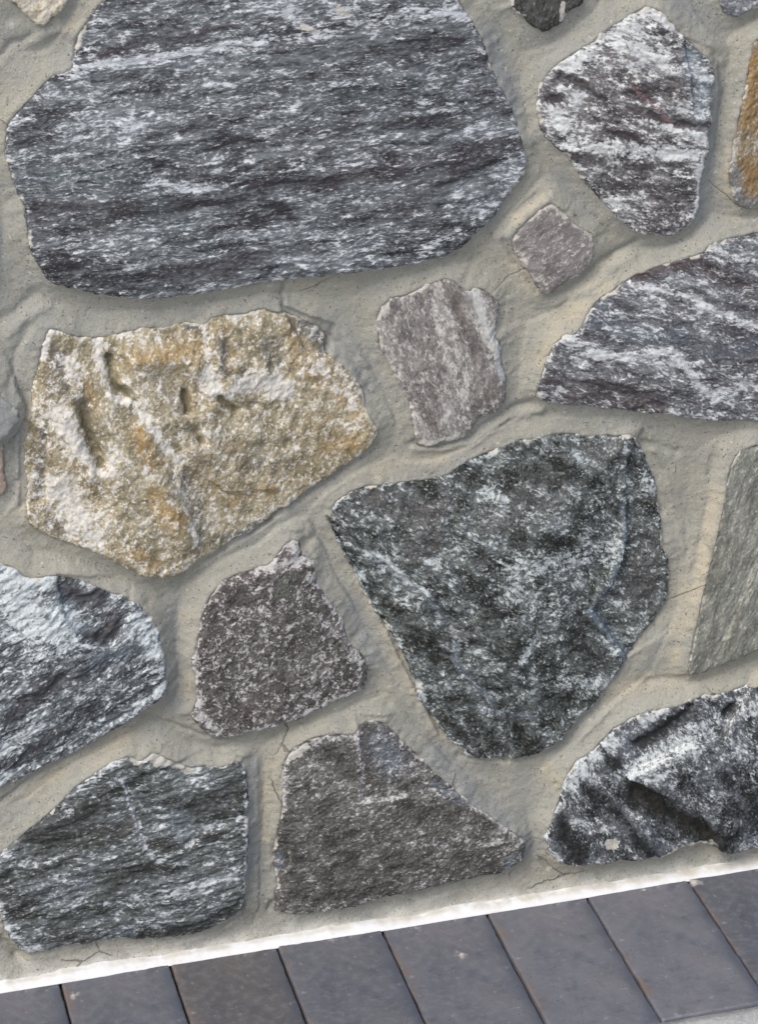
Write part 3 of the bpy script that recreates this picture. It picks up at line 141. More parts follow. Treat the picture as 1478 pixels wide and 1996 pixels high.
def fbm(x, y, oct=4, seed=0, rough=.5):
    s = 0; a = 1; t = 0
    for i in range(oct):
        s = s + a * perlin(x * 2 ** i + 17.3 * i, y * 2 ** i - 9.1 * i, seed + i); t += a; a *= rough
    return s / t
def sstep(a, b, x):
    t = np.clip((x - a) / (b - a), 0, 1); return t * t * (3 - 2 * t)
def poly_sdf(P, U, V):
    """signed distance, positive inside"""
    P = np.asarray(P, float); n = len(P)
    d2 = np.full(U.shape, 1e18); ins = np.zeros(U.shape, bool)
    for i in range(n):
        x0, y0 = P[i]; x1, y1 = P[(i + 1) % n]
        ex, ey = x1 - x0, y1 - y0
        t = np.clip(((U - x0) * ex + (V - y0) * ey) / (ex * ex + ey * ey + 1e-9), 0, 1)
        d2 = np.minimum(d2, (U - x0 - t * ex) ** 2 + (V - y0 - t * ey) ** 2)
        if y0 != y1:
            c = ((y0 > V) != (y1 > V)) & (U < (x1 - x0) * (V - y0) / (y1 - y0) + x0)
            ins ^= c
    d = np.sqrt(d2)
    return np.where(ins, d, -d)
def line_dist(pts, U, V):
    d2 = np.full(U.shape, 1e18)
    if len(pts) == 1:
        return np.hypot(U - pts[0][0], V - pts[0][1])
    for (x0, y0), (x1, y1) in zip(pts[:-1], pts[1:]):
        ex, ey = x1 - x0, y1 - y0
        t = np.clip(((U - x0) * ex + (V - y0) * ey) / (ex * ex + ey * ey + 1e-9), 0, 1)
        d2 = np.minimum(d2, (U - x0 - t * ex) ** 2 + (V - y0 - t * ey) ** 2)
    return np.sqrt(d2)
def chaikin(P):
    out = []
    n = len(P)
    for i in range(n):
        a = np.array(P[i], float); b = np.array(P[(i + 1) % n], float)
        out += [a * .8 + b * .2, a * .2 + b * .8]
    return np.array(out)

# ------------------------------------------------------------------ materials
def srgb(c):
    return tuple(((v / 255) / 12.92 if v / 255 < .04045 else ((v / 255 + .055) / 1.055) ** 2.4) for v in c) + (1,)
class NT:
    def __init__(self, name):
        self.m = bpy.data.materials.new(name); self.m.use_nodes = True
        self.t = self.m.node_tree; self.n = self.t.nodes; self.l = self.t.links
        self.bsdf = self.n['Principled BSDF']
    def put(self, sock, v):
        if hasattr(v, 'is_output'): self.l.new(v, sock)
        else: sock.default_value = v
    def math(self, op, a, b=0.0, c=None, clamp=False):
        n = self.n.new('ShaderNodeMath'); n.operation = op; n.use_clamp = clamp
        self.put(n.inputs[0], a); self.put(n.inputs[1], b)
        if c is not None: self.put(n.inputs[2], c)
        return n.outputs[0]
    def add(self, a, b): return self.math('ADD', a, b)
    def mul(self, a, b): return self.math('MULTIPLY', a, b)
    def mad(self, a, b, c): return self.math('MULTIPLY_ADD', a, b, c)
    def step(self, lo, hi, x):
        n = self.n.new('ShaderNodeMapRange'); n.interpolation_type = 'SMOOTHSTEP'; n.clamp = True
        self.put(n.inputs['Value'], x); self.put(n.inputs['From Min'], lo); self.put(n.inputs['From Max'], hi)
        return n.outputs[0]
    def mix(self, f, a, b, mode='MIX'):
        n = self.n.new('ShaderNodeMix'); n.data_type = 'RGBA'; n.blend_type = mode
        self.put(n.inputs[0], f); self.put(n.inputs[6], a); self.put(n.inputs[7], b)
        return n.outputs[2]
    def attr(self, name):
        n = self.n.new('ShaderNodeAttribute'); n.attribute_name = name; return n.outputs['Fac']
    def obj(self):
        return self.n.new('ShaderNodeTexCoord').outputs['Object']
    def mapping(self, v, rot=(0, 0, 0), scale=(1, 1, 1), loc=(0, 0, 0)):
        n = self.n.new('ShaderNodeMapping'); self.put(n.inputs['Vector'], v)
        n.inputs['Rotation'].default_value = rot; n.inputs['Scale'].default_value = scale; n.inputs['Location'].default_value = loc
        return n.outputs[0]
    def noise(self, v, scale, detail=4, rough=.55, dist=0.0, col=False):
        n = self.n.new('ShaderNodeTexNoise'); self.put(n.inputs['Vector'], v)
        n.inputs['Scale'].default_value = scale; n.inputs['Detail'].default_value = detail
        n.inputs['Roughness'].default_value = rough; n.inputs['Distortion'].default_value = dist
        return n.outputs['Color' if col else 'Fac']
    def vmad(self, a, s, b):
        n = self.n.new('ShaderNodeVectorMath'); n.operation = 'MULTIPLY_ADD'
        self.put(n.inputs[0], a); n.inputs[1].default_value = s; self.put(n.inputs[2], b)
        return n.outputs[0]
    def bump(self, h, strength, dist):
        n = self.n.new('ShaderNodeBump'); n.inputs['Strength'].default_value = strength; n.inputs['Distance'].default_value = dist
        self.put(n.inputs['Height'], h); self.l.new(n.outputs[0], self.bsdf.inputs['Normal'])
MORTAR_C = (176, 171, 155)

def stone_material(k, i):
    N = NT('stone_face_%02d' % i)
    co = N.obj()
    co = N.mapping(co, loc=(i * 1.37, i * .71, i * 2.13))
    rot = N.mapping(co, rot=(0, math.radians(k['theta']), 0))
    wav = k.get('wav', 1.0)
    w1 = N.noise(rot, 28, 2, .5, col=True)
    rot = N.vmad(w1, (0.010 * wav, 0, 0.010 * wav), rot)
    st = k['stretch']; q = k.get('scl', 1.0)
    sv = N.mapping(rot, scale=(1 / st, 1, 1))
    sv2 = N.mapping(rot, scale=(1 / (1 + (st - 1) * .55), 1, 1))
    band = N.noise(sv, 75 * q, 7, .64)
    mid_n = N.noise(sv2, 150 * q, 6, .7)
    fine = N.noise(sv2, 330 * q, 5, .72)
    grain = N.noise(co, 1100, 2, .6)
    big = N.noise(rot, 14, 3, .5)
    aw, ak, at, a2, am, ae = [N.attr(x) for x in ('white_vein', 'dark_vein_pit_shade', 'tint_a', 'tint_b', 'smear', 'rim')]
    # base tone
    salt = N.noise(sv2, 760 * q, 3, .7)
    b = N.mad(N.add(band, -.5), k['con'], .55)
    b = N.mad(N.add(mid_n, -.5), 2.4, b)
    b = N.mad(aw, .40, b); b = N.mad(ak, -.70, b)  # ak: dark mineral bands, plus shade painted into the ochre stone's pits
    b = N.math('ADD', b, N.mul(N.add(salt, -.5), 1.7), clamp=True)
    col = N.mix(b, srgb(k['dark']), srgb(k['mid']))
    # tints
    ta = N.math('MULTIPLY', N.step(.42, .62, N.mad(big, 1.0, N.mul(at, .25))), N.mad(at, 1 - k['tamt'], k['tamt']), clamp=True)
    ta = N.math('MAXIMUM', ta, N.mul(at, N.step(.38, .6, N.mad(mid_n, .7, N.mul(at, .25)))))
    tcol = N.mix(N.step(.3, .75, N.mad(salt, .5, N.mul(mid_n, .5))), tuple(c * .6 for c in srgb(k['tint'])[:3]) + (1,), tuple(c * 1.15 for c in srgb(k['tint'])[:3]) + (1,))
    col = N.mix(N.mul(ta, .62), col, tcol)
    t2 = N.mul(a2, N.step(.34, .52, N.mad(mid_n, .8, N.mul(a2, .2))))
    t2c = N.mix(N.step(.35, .7, N.mad(fine, .5, N.mul(salt, .5))), tuple(c * .5 for c in srgb(k['tint2'])[:3]) + (1,), tuple(c * 1.1 for c in srgb(k['tint2'])[:3]) + (1,))
    col = N.mix(N.mul(t2, .72), col, t2c)
    # white mineral flecks and veins, drawn out in threads
    rdg = N.math('ABSOLUTE', N.add(N.noise(sv2, 120 * q, 4, .65), -.5))
    rdg = N.step(.075, .0, rdg)
    s = N.mad(fine, .42, N.mul(mid_n, .22)); s = N.mad(band, .16, s); s = N.mad(salt, .20, s)
    s = N.mad(rdg, k.get('net', .045), s)
    s = N.mad(aw, .105, s); s = N.mad(ak, -.13, s); s = N.mad(at, -.02, s); s = N.mad(ae, .06, s)
    th = k['th'] - .012
    wm = N.step(th - .02, th + .07, s)
    wcol = N.mix(N.step(.32, .66, N.mad(fine, .45, N.mad(salt, .35, N.mul(grain, .2)))), tuple(c * .62 for c in srgb(k['white'])[:3]) + (1,), srgb(k['white']))
    col = N.mix(N.mul(wm, .82), col, wcol)
    # small pale grey dusting
    col = N.mix(N.mul(N.mul(N.step(.56, .68, salt), .30), N.math('SUBTRACT', 1.0, ak, clamp=True)), col, srgb(k['white']))
    # mortar smeared over the stone
    mm_ = N.mul(N.step(.40, .52, N.mad(mid_n, .55, N.mul(am, .42))), N.step(.05, .3, am))
    col = N.mix(N.mul(mm_, .9), col, N.mix(fine, srgb((170, 168, 158)), srgb((206, 203, 194))))
    # dark grains
    dk = N.step(.62, .72, N.noise(co, 620, 3, .6))
    col = N.mix(N.mul(dk, .35), col, tuple(c * .5 for c in srgb(k['dark'])[:3]) + (1,))
    N.l.new(col, N.bsdf.inputs['Base Color'])
    N.put(N.bsdf.inputs['Roughness'], N.mad(fine, .2, .68))
    N.bsdf.inputs['Specular IOR Level'].default_value = .25
    hgt = N.mad(fine, .8, N.mul(mid_n, 1.0)); hgt = N.mad(salt, .5, hgt)
    N.bump(hgt, .38, .0012)
    return N.m

def mortar_material():
    N = NT('mortar'); co = N.obj()
    big = N.noise(co, 9, 4, .55); med = N.noise(co, 45, 5, .6); fine = N.noise(co, 700, 3, .65); spk = N.noise(co, 330, 3, .6)
    ac, ag, al = N.attr('cream'), N.attr('grey'), N.attr('lime')
    f = N.math('ADD', N.mad(N.add(big, -.5), 2.0, .5), N.mul(N.add(med, -.5), 1.0), clamp=True)
    col = N.mix(f, srgb((158, 159, 153)), srgb((171, 167, 152)))
    col = N.mix(N.mul(ac, N.step(.25, .6, med)), col, srgb((186, 178, 158)))  # warm light of the lit joint slopes, put into the colour
    col = N.mix(N.mul(ag, .75), col, srgb((146, 150, 151)))  # bluish shade of the far joint slopes, put into the colour
    col = N.mix(N.mul(al, N.step(.3, .55, N.mad(med, .7, N.mul(al, .2)))), col, srgb((204, 202, 194)))
    # stains and sand
    stn = N.step(.56, .70, N.noise(co, 22, 5, .65))
    col = N.mix(N.mul(stn, .5), col, srgb((132, 131, 120)))
    col = N.mix(N.mul(N.step(.60, .70, spk), .5), col, srgb((104, 102, 96)))
    col = N.mix(1.0, col, N.mix(fine, (.66, .66, .66, 1), (1.2, 1.2, 1.2, 1)), 'MULTIPLY')
    col = N.mix(N.mul(N.step(.68, .74, N.noise(co, 240, 2, .5)), .5), col, srgb((206, 202, 190)))
    pin = N.step(.70, .76, N.noise(co, 420, 1, .4)); col = N.mix(N.mul(pin, .7), col, srgb((92, 90, 84)))
    vo = N.n.new('ShaderNodeTexVoronoi'); vo.feature = 'DISTANCE_TO_EDGE'; vo.inputs['Scale'].default_value = 13
    N.put(vo.inputs['Vector'], N.vmad(N.noise(co, 60, 4, .7, col=True), (.007, .007, .007), co))
    crk = N.mul(N.step(.010, .003, vo.outputs['Distance']), N.step(.57, .63, N.noise(co, 9, 2, .5)))
    col = N.mix(N.mul(crk, .65), col, srgb((84, 80, 72)))
    N.l.new(col, N.bsdf.inputs['Base Color'])
    N.bsdf.inputs['Roughness'].default_value = .9; N.bsdf.inputs['Specular IOR Level'].default_value = .2
    tro = N.noise(N.mapping(co, rot=(0, .5, 0), scale=(.35, 1, 1)), 160, 4, .6)
    N.bump(N.mad(N.add(pin, crk), -1.2, N.mad(fine, .9, N.mad(spk, .8, N.mul(tro, .8)))), .6, .0014)
    return N.m

def seal_material():
    N = NT('white_sealant'); co = N.obj()
    a = N.attr('lime')
    n = N.noise(co, 60, 5, .6); f = N.noise(co, 420, 3, .6)
    col = N.mix(N.mul(N.step(.5, .75, N.mad(n, .8, N.mul(f, .25))), .6), srgb((222, 223, 224)), srgb((206, 204, 198)))
    col = N.mix(N.mul(a, N.step(.3, .6, n)), col, srgb((196, 193, 182)))
    N.l.new(col, N.bsdf.inputs['Base Color']); N.bsdf.inputs['Roughness'].default_value = .5
    N.bump(N.mad(f, .4, n), .3, .0015)
    return N.m

def brick_material(name, base, warm):
    N = NT(name); co = N.obj()
    ae, al, asm = N.attr('rim'), N.attr('left_side'), N.attr('smear')
    n1 = N.noise(co, 16, 5, .6); n2 = N.noise(co, 120, 4, .6); n3 = N.noise(co, 900, 2, .6)
    oi = N.n.new('ShaderNodeObjectInfo').outputs['Random']
    col = N.mix(N.step(.35, .68, n1), srgb(base), srgb(warm))
    col = N.mix(1.0, col, N.mix(oi, (.80, .81, .83, 1), (1.18, 1.16, 1.15, 1)), 'MULTIPLY')
    cloud = N.noise(co, 28, 4, .6); col = N.mix(1.0, col, N.mix(cloud, (.72, .72, .74, 1), (1.3, 1.3, 1.29, 1)), 'MULTIPLY')
    col = N.mix(N.mul(N.step(.45, .7, n2), .5), col, srgb(tuple(v + 20 for v in base)))
    n4 = N.noise(co, 45, 6, .7); col = N.mix(N.mul(N.step(.52, .68, n4), .45), col, srgb(tuple(v - 26 for v in base)))
    pit = N.step(.66, .72, N.noise(co, 330, 2, .5)); col = N.mix(N.mul(pit, .5), col, srgb((52, 52, 56)))
    col = N.mix(N.mul(N.mul(al, .95), N.step(.3, .6, N.mad(n2, .6, N.mul(al, .2)))), col, srgb((112, 103, 97)))
    col = N.mix(N.mul(ae, .6), col, srgb((68, 75, 88)))  # bluish chamfer highlight of the right edge, painted in
    col = N.mix(1.0, col, N.mix(n3, (.82, .82, .82, 1), (1.12, 1.12, 1.12, 1)), 'MULTIPLY')
    sp = N.step(.63, .72, N.noise(co, 75, 4, .55))
    col = N.mix(N.mul(sp, .5), col, srgb((150, 148, 146)))
    scr = N.step(.66, .71, N.noise(N.mapping(co, rot=(0, 0, .5), scale=(.12, 1, 1)), 190, 3, .6))
    col = N.mix(N.mul(scr, .35), col, srgb((140, 142, 146)))
    col = N.mix(N.mul(asm, N.step(.36, .5, N.mad(n2, .6, N.mul(asm, .25)))), col, srgb((196, 190, 182)))
    N.l.new(col, N.bsdf.inputs['Base Color'])
    N.put(N.bsdf.inputs['Roughness'], N.mad(n2, .25, .36))
    N.bsdf.inputs['Specular IOR Level'].default_value = .5
    N.bump(N.mad(pit, -1.0, N.mad(n2, .8, N.mad(n4, 1.0, N.mul(n3, .35)))), .5, .0009)
    return N.m

def rough_material(name, a, b, sc, bump):
    N = NT(name); co = N.obj()
    n = N.noise(co, sc, 6, .65); f = N.noise(co, sc * 14, 4, .7); g = N.noise(co, sc * 45, 2, .6)
    col = N.mix(N.step(.35, .65, N.mad(n, .5, N.mul(f, .5))), srgb(a), srgb(b))
    col = N.mix(1.0, col, N.mix(g, (.75, .75, .75, 1), (1.2, 1.2, 1.2, 1)), 'MULTIPLY')
    N.l.new(col, N.bsdf.inputs['Base Color']); N.bsdf.inputs['Roughness'].default_value = .9
    N.bump(N.add(f, g), .6, bump)
    return N.m

# ------------------------------------------------------------------ mesh helpers
def mesh_from(name, verts, quads, tris=None, smooth=True):
    me = bpy.data.meshes.new(name)
    nv = len(verts); nq = len(quads); nt = 0 if tris is None else len(tris)
    me.vertices.add(nv); me.vertices.foreach_set('co', np.ascontiguousarray(verts, dtype=np.float32).ravel())
    idx = np.asarray(quads, np.int32).ravel()
    if nt: idx = np.concatenate([idx, np.asarray(tris, np.int32).ravel()])
    me.loops.add(len(idx)); me.loops.foreach_set('vertex_index', idx)
    me.polygons.add(nq + nt)
    start = np.concatenate([np.arange(nq) * 4, nq * 4 + np.arange(nt) * 3]).astype(np.int32)
    me.polygons.foreach_set('loop_start', start)
    me.update(calc_edges=True)
    if smooth: me.polygons.foreach_set('use_smooth', np.ones(nq + nt, bool))
    me.validate(); me.update()
    return me
def add_attr(me, name, vals):
    a = me.attributes.new(name, 'FLOAT', 'POINT'); a.data.foreach_set('value', np.ascontiguousarray(vals, dtype=np.float32))
def link(name, me, mat, parent=None, loc=(0, 0, 0)):
    o = bpy.data.objects.new(name, me); C.objects.link(o); o.location = loc
    if mat: me.materials.append(mat)
    if parent: o.parent = parent
    return o
def tag(o, label=None, cat=None, group=None, kind=None):
    for a, v in (('label', label), ('category', cat), ('group', group), ('kind', kind)):
        if v: o[a] = v
def grid_quads(ny, nx):
    i = np.arange(ny * nx).reshape(ny, nx)
    return np.stack([i[:-1, :-1], i[:-1, 1:], i[1:, 1:], i[1:, :-1]], -1).reshape(-1, 4)
def solidify(V, Q, depth_y):
    """close a front sheet: skirt back to y=depth_y and a back face fan"""
    e = np.concatenate([Q[:, [0, 1]], Q[:, [1, 2]], Q[:, [2, 3]], Q[:, [3, 0]]])
    key = np.sort(e, 1); k = key[:, 0].astype(np.int64) * len(V) + key[:, 1]
    u, inv, cnt = np.unique(k, return_inverse=True, return_counts=True)
    be = e[cnt[inv] == 1]
    bv = np.unique(be); mp = {int(v): len(V) + j for j, v in enumerate(bv)}
    back = V[bv].copy(); back[:, 1] = depth_y
    ctr = np.array([[V[:, 0].mean(), depth_y, V[:, 2].mean()]])
    V2 = np.concatenate([V, back, ctr]); ci = len(V2) - 1
    b2 = np.array([[mp[int(a)], mp[int(b)]] for a, b in be])
    sk = np.stack([be[:, 1], be[:, 0], b2[:, 0], b2[:, 1]], -1)
    tri = np.stack([b2[:, 1], b2[:, 0], np.full(len(b2), ci)], -1)
    return V2, np.concatenate([Q, sk]), tri

# ------------------------------------------------------------------ stones
def feature_layers(feats, U, V, seed):
    L = {c: np.zeros(U.shape) for c in 'wktsm'}; H = np.zeros(U.shape)
    # organic edges on every mark
    du = 2.6 * fbm(U / 9, V / 9, 4, seed + 11, .6); dv = 2.6 * fbm(U / 9, V / 9, 4, seed + 23, .6)
    rag = fbm(U / 5, V / 5, 4, seed + 31, .65)
    for ty, wd, s, pts in feats:
        if ty != 'P':
            d = line_dist(pts, U + du, V + dv)
            if ty == 'h':
                H += s * np.exp(-(d / (wd * .75)) ** 2)
            else:
                m = s * np.exp(-(d / (wd * .8)) ** 2) * (1 + .7 * rag)
                L[ty] = np.maximum(L[ty], m)
    return L, H

wall = bpy.data.objects.new('stone_wall', None); C.objects.link(wall)
tag(wall, 'rubble stone wall of grey, black and ochre stones in beige mortar', 'wall', kind='thing')

def face_low(k, i, U, V):
    seed = 3 + i * 13
    r = random.Random(seed * 5 + 1); cu, cv = np.mean(k['poly'], 0)
    f = k['proud'] + k['lo'] * .8 * fbm(U / 60, V / 60, 3, seed + 1)
    wu = 5 * fbm(U / 22, V / 22, 4, seed + 14, .6); wv = 5 * fbm(U / 22, V / 22, 4, seed + 15, .6)
    ext = np.ptp(np.array(k['poly']), axis=0).mean() / 2
    pl = None
    for j in range(6):                                   # broken facets
        an = r.random() * 6.283; sl = r.uniform(.03, .11) * k['lo'] / 3; of = r.uniform(.15, .6) * ext
        h = -sl * ((U + wu - cu) * math.cos(an) + (V + wv - cv) * math.sin(an) - of)
        pl = h if pl is None else np.minimum(pl, h)
    f = f + np.clip(pl, -8, 2)
    for ty, wd, sv, pts in k['feats']:
        if ty == 'P': f = f + sv * sstep(-wd / 2, wd / 2, poly_sdf(pts, U + wu * .35, V + wv * .35))
    return f
def build_stone(k, i, g, label=None):
    P = chaikin(k['poly']); lo = P.min(0) - 9; hi = P.max(0) + 9
    xs = np.arange(lo[0], hi[0] + g, g); zs = np.arange(lo[1], hi[1] + g, g)
    U, V = np.meshgrid(xs, zs)
    seed = 3 + i * 13
    wu = 2.0 * fbm(U / 13, V / 13, 3, seed, .55) + .8 * fbm(U / 3.8, V / 3.8, 2, seed + 5)
    wv = 2.0 * fbm(U / 13, V / 13, 3, seed + 7, .55) + .8 * fbm(U / 3.8, V / 3.8, 2, seed + 9)
    d = poly_sdf(P, U + wu * 1.4, V + wv * 1.4)
    th = math.radians(k['theta']); a = U * math.cos(th) + V * math.sin(th); b = -U * math.sin(th) + V * math.cos(th)
    st = k['stretch']; wy = 5 * fbm(U / 40, V / 40, 2, seed + 3) * k.get('wav', 1)
    L, HF = feature_layers(k['feats'], U, V, seed)
    face = face_low(k, i, U, V)
    fo = fbm(a / (7 * st), (b + wy) / 7, 5, seed + 2, .6)
    t = fo * 5; tt = np.floor(t) + sstep(.25, .75, t - np.floor(t))      # small broken layers
    face += k['fol'] * (1.4 * fo + .22 * tt)
    face += k['fine'] * fbm(a / (2.6 * (1 + (st - 1) * .4)), (b + wy) / 2.6, 2, seed + 4, .7) * 1.6
    face += HF
    rnd = 1.9 + 1.5 * fbm(U / 16, V / 16, 3, seed + 6)
    drop = 1.9 * np.exp(-np.clip(d, 0, None) / np.clip(rnd, .5, 9)) + np.clip(-d, 0, None) * 3.2
    H = face - drop
    keep = d > -6.5
    kq = keep[:-1, :-1] & keep[:-1, 1:] & keep[1:, 1:] & keep[1:, :-1]
    Q = grid_quads(len(zs), len(xs))[kq.ravel()]
    used = np.unique(Q); mp = np.full(U.size, -1); mp[used] = np.arange(len(used)); Q = mp[Q]
    cu, cv = P.mean(0)
    Vx = np.stack([(U - cu), -H, (V - cv)], -1).reshape(-1, 3)[used] / 1000.0
    V2, Q2, T = solidify(Vx, Q, 0.07)
    me = mesh_from('stone', V2, Q2, T)
    pad = len(V2) - len(used)
    rim = np.clip(np.exp(-np.clip(d, 0, None) / 3.2) * (1 + .8 * fbm(U / 6, V / 6, 3, seed + 8)) * sstep(-.15, .3, fbm(U / 26, V / 26, 3, seed + 10)), 0, 1.2)
    up = fbm(U / 18, V / 18, 3, seed + 12)
    sm = np.maximum(L['m'], np.exp(-np.clip(d, 0, None) / 2.6) * sstep(-.02, .35, up + .10 * np.gradient(-d, zs, xs)[0]) * .95)
    for nm, arr in (('white_vein', L['w']), ('dark_vein_pit_shade', L['k']), ('tint_a', L['t']), ('tint_b', L['s']), ('smear', sm), ('rim', rim)):
        add_attr(me, nm, np.concatenate([arr.ravel()[used], np.zeros(pad)]))
    o = link('stone', me, stone_material(k, i), wall, (cu / 1000, 0, cv / 1000))
    if label: o['label'] = label
    return P

polys = []
for i, k in enumerate(STONES):
    polys.append((build_stone(k, i, 1.0, k['label']), (k, i)))

# ------------------------------------------------------------------ stones just beyond the picture
WX0, WX1, WZ1 = -900, 900, 1320
rnd = random.Random(5); extra = []
NEAR = [np.array(k['poly']) for k in STONES]
SEG = np.concatenate([np.concatenate([P, np.roll(P, -1, 0)], 1) for P, _ in polys])
def clear_at(x, z):
    a = SEG[:, :2]; e = SEG[:, 2:] - a; q = np.array([x, z]) - a
    t = np.clip((q * e).sum(1) / ((e * e).sum(1) + 1e-9), 0, 1)
    m = float(np.sqrt(((q - t[:, None] * e) ** 2).sum(1)).min())
    if any(poly_sdf(P, np.array([x]), np.array([z]))[0] > 0 for P in NEAR): m = -1
    for (ex, ez, er) in extra: m = min(m, math.hypot(ex - x, ez - z) - er)
    return min(m, z - 8)
def in_view(x, z, r):
    zz = max(0, min(1, z / 890)); l = -353 + 63 * zz; rr = 376 - 55 * zz
    return l - r < x < rr + r and z < 893 - r * 0 + r
for rad0 in (120, 85, 60):
    for _ in range(420):
        x = rnd.uniform(WX0 + 40, WX1 - 40); z = rnd.uniform(20, WZ1 - 40)
        if in_view(x, z, 24): continue
        r = clear_at(x, z) - 26
        if r < rad0 * .55: continue
        r = min(r, rad0)
        if in_view(x, z, r + 8): continue
        extra.append((x, z, r))
for j, (x, z, r) in enumerate(extra):
    src = STONES[rnd.choice([0, 1, 7, 9, 11, 12, 14, 15])]
    k = dict(src); n = rnd.randint(7, 10); ph = rnd.random() * 6.28; el = rnd.uniform(.8, 1.0)
    k['poly'] = [(x + r * rnd.uniform(.88, 1.16) * math.cos(ph + 6.283 * q / n), z + r * el * rnd.uniform(.88, 1.14) * math.sin(ph + 6.283 * q / n)) for q in range(n)]
    k['feats'] = []; k['theta'] = rnd.uniform(-30, 40); k['proud'] = rnd.uniform(5, 10)
    polys.append((build_stone(k, 30 + j, 4.0), (k, 30 + j)))

# ------------------------------------------------------------------ mortar: one sheet with the joints tooled into it
def axis(lo, hi, a, b, fine, coarse):
    return np.concatenate([np.arange(lo, a, coarse), np.arange(a, b, fine), np.arange(b, hi + coarse, coarse)])
xs = axis(WX0, WX1, -375, 400, 1.5, 6.0); zs = axis(-30, WZ1, -4, 905, 1.5, 6.0)
U, V = np.meshgrid(xs, zs)
wu = 1.6 * fbm(U / 20, V / 20, 3, 401); wv = 1.6 * fbm(U / 20, V / 20, 3, 402)
D = np.full(U.shape, 1e3); EP = np.full(U.shape, 6.0); INS = np.full(U.shape, -1e3)
for P, pr in polys:
    lo = P.min(0) - 70; hi = P.max(0) + 70
    ix = np.where((xs > lo[0]) & (xs < hi[0]))[0]; iz = np.where((zs > lo[1]) & (zs < hi[1]))[0]
    if len(ix) == 0 or len(iz) == 0: continue
    sl = np.s_[iz[0]:iz[-1] + 1, ix[0]:ix[-1] + 1]
    sd = poly_sdf(P, U[sl] + wu[sl], V[sl] + wv[sl]); do = -sd
    m = do < D[sl]
    D[sl] = np.where(m, do, D[sl]); EP[sl] = np.where(m, face_low(pr[0], pr[1], U[sl], V[sl]), EP[sl])
gz, gx = np.gradient(np.clip(D, -40, 70), zs, xs)
do = np.clip(D, 0, None)
above = sstep(-.6, .8, gz - .25 * gx)            # mortar lies up on the tops of the stones, stands back under them
edge = EP - 1.1 - 3.8 * (1 - above) + 1.4 * fbm(U / 20, V / 20, 3, 405) + .9 * fbm(U / 6, V / 6, 2, 403)
midl = -5.0 + 2.4 * fbm(U / 70, V / 70, 2, 404)
H = midl + (edge - midl) * np.exp(-(do / (11 + 4 * above)) ** 1.35)
H += .5 * fbm(do / 4.5, (U - V) / 60, 3, 409) * sstep(1, 6, do)
H += 1.2 * fbm(U / 34, V / 34, 3, 406) + .45 * fbm(U / 9, V / 9, 3, 407) + .3 * fbm(U / 3.4, V / 3.4, 2, 408)
H -= np.clip(-D, 0, 14) * 1.6
cream = np.zeros(U.shape); grey = np.zeros(U.shape)  # masks for painted light and shade on the joint slopes
fu = 2.0 * fbm(U / 10, V / 10, 3, 411); fv = 2.0 * fbm(U / 10, V / 10, 3, 412)
for ty, wd, s, pts in MORTAR:
    pa = np.array(pts); lo = pa.min(0) - wd * 3 - 4; hi = pa.max(0) + wd * 3 + 4
    ix = np.where((xs > lo[0]) & (xs < hi[0]))[0]; iz = np.where((zs > lo[1]) & (zs < hi[1]))[0]
    if len(ix) == 0 or len(iz) == 0: continue
    sl = np.s_[iz[0]:iz[-1] + 1, ix[0]:ix[-1] + 1]
    d = line_dist(pts, U[sl] + fu[sl] * min(1, wd / 4), V[sl] + fv[sl] * min(1, wd / 4))
    e = np.exp(-(d / (wd * .8)) ** 2)
    if ty == 'h': H[sl] += 1.3 * s * e
    elif ty == 'c': cream[sl] = np.maximum(cream[sl], s * e)
    else: grey[sl] = np.maximum(grey[sl], s * e)
foot = np.exp(-np.clip(V, 0, None) / 13)
H += foot * (7 + 1.5 * fbm(U / 30, V / 30, 2, 415))
lime = np.clip(.9 * np.exp(-np.clip(V - 4, 0, None) / 14) * (1 + .8 * fbm(U / 22, V / 12, 3, 416)), 0, 1)
Vm = np.stack([U, -H, V], -1).reshape(-1, 3) / 1000
V2, Q2, T = solidify(Vm, grid_quads(len(zs), len(xs)), 0.30)
me = mesh_from('mortar', V2, Q2, T)
pad = np.zeros(len(V2) - U.size)
for nm, arr in (('cream', cream), ('grey', grey), ('lime', lime)):
    add_attr(me, nm, np.concatenate([arr.ravel(), pad]))
link('mortar', me, mortar_material(), wall)

# ------------------------------------------------------------------ white sealing strip along the wall foot
us = np.arange(WX0, WX1 + 1.6, 1.6); ts = np.linspace(0, 1, 16)
A, B = np.meshgrid(us, ts)
top = 4.8 + 3.2 * fbm(A / 60, A * 0, 4, 501) + .7 * fbm(A / 9, A * 0 + 3, 2, 502)
back = 2.5 + 1.5 * fbm(A / 40, A * 0 + 7, 2, 503)
Zc = top * B - 1.0; Yc = -14.2 + (14.2 - back) * B ** 1.15 * .75
Yc -= 1.0 * np.sin(np.pi * B) + .7 * fbm(A / 12, B * 2, 3, 504) * np.sin(np.pi * np.clip(B * 1.1, 0, 1)); Zc += .4 * fbm(A / 7, B * 3, 2, 505) * B
Vs = np.stack([A, Yc, Zc], -1).reshape(-1, 3) / 1000
V2, Q2, T = solidify(Vs, grid_quads(len(ts), len(us)), 0.02)
me = mesh_from('sealing_strip', V2, Q2, T)
lm = np.clip(sstep(.7, 1.0, B) * .7 + sstep(-100, 380, A) * sstep(.3, .9, B) * .8 + .5 * fbm(A / 20, B * 2, 2, 506), 0, 1)
add_attr(me, 'lime', np.concatenate([lm.ravel(), np.zeros(len(V2) - A.size)]))
o = link('sealing_strip', me, seal_material(), wall); o['label'] = 'bright white strip along the foot of the wall'

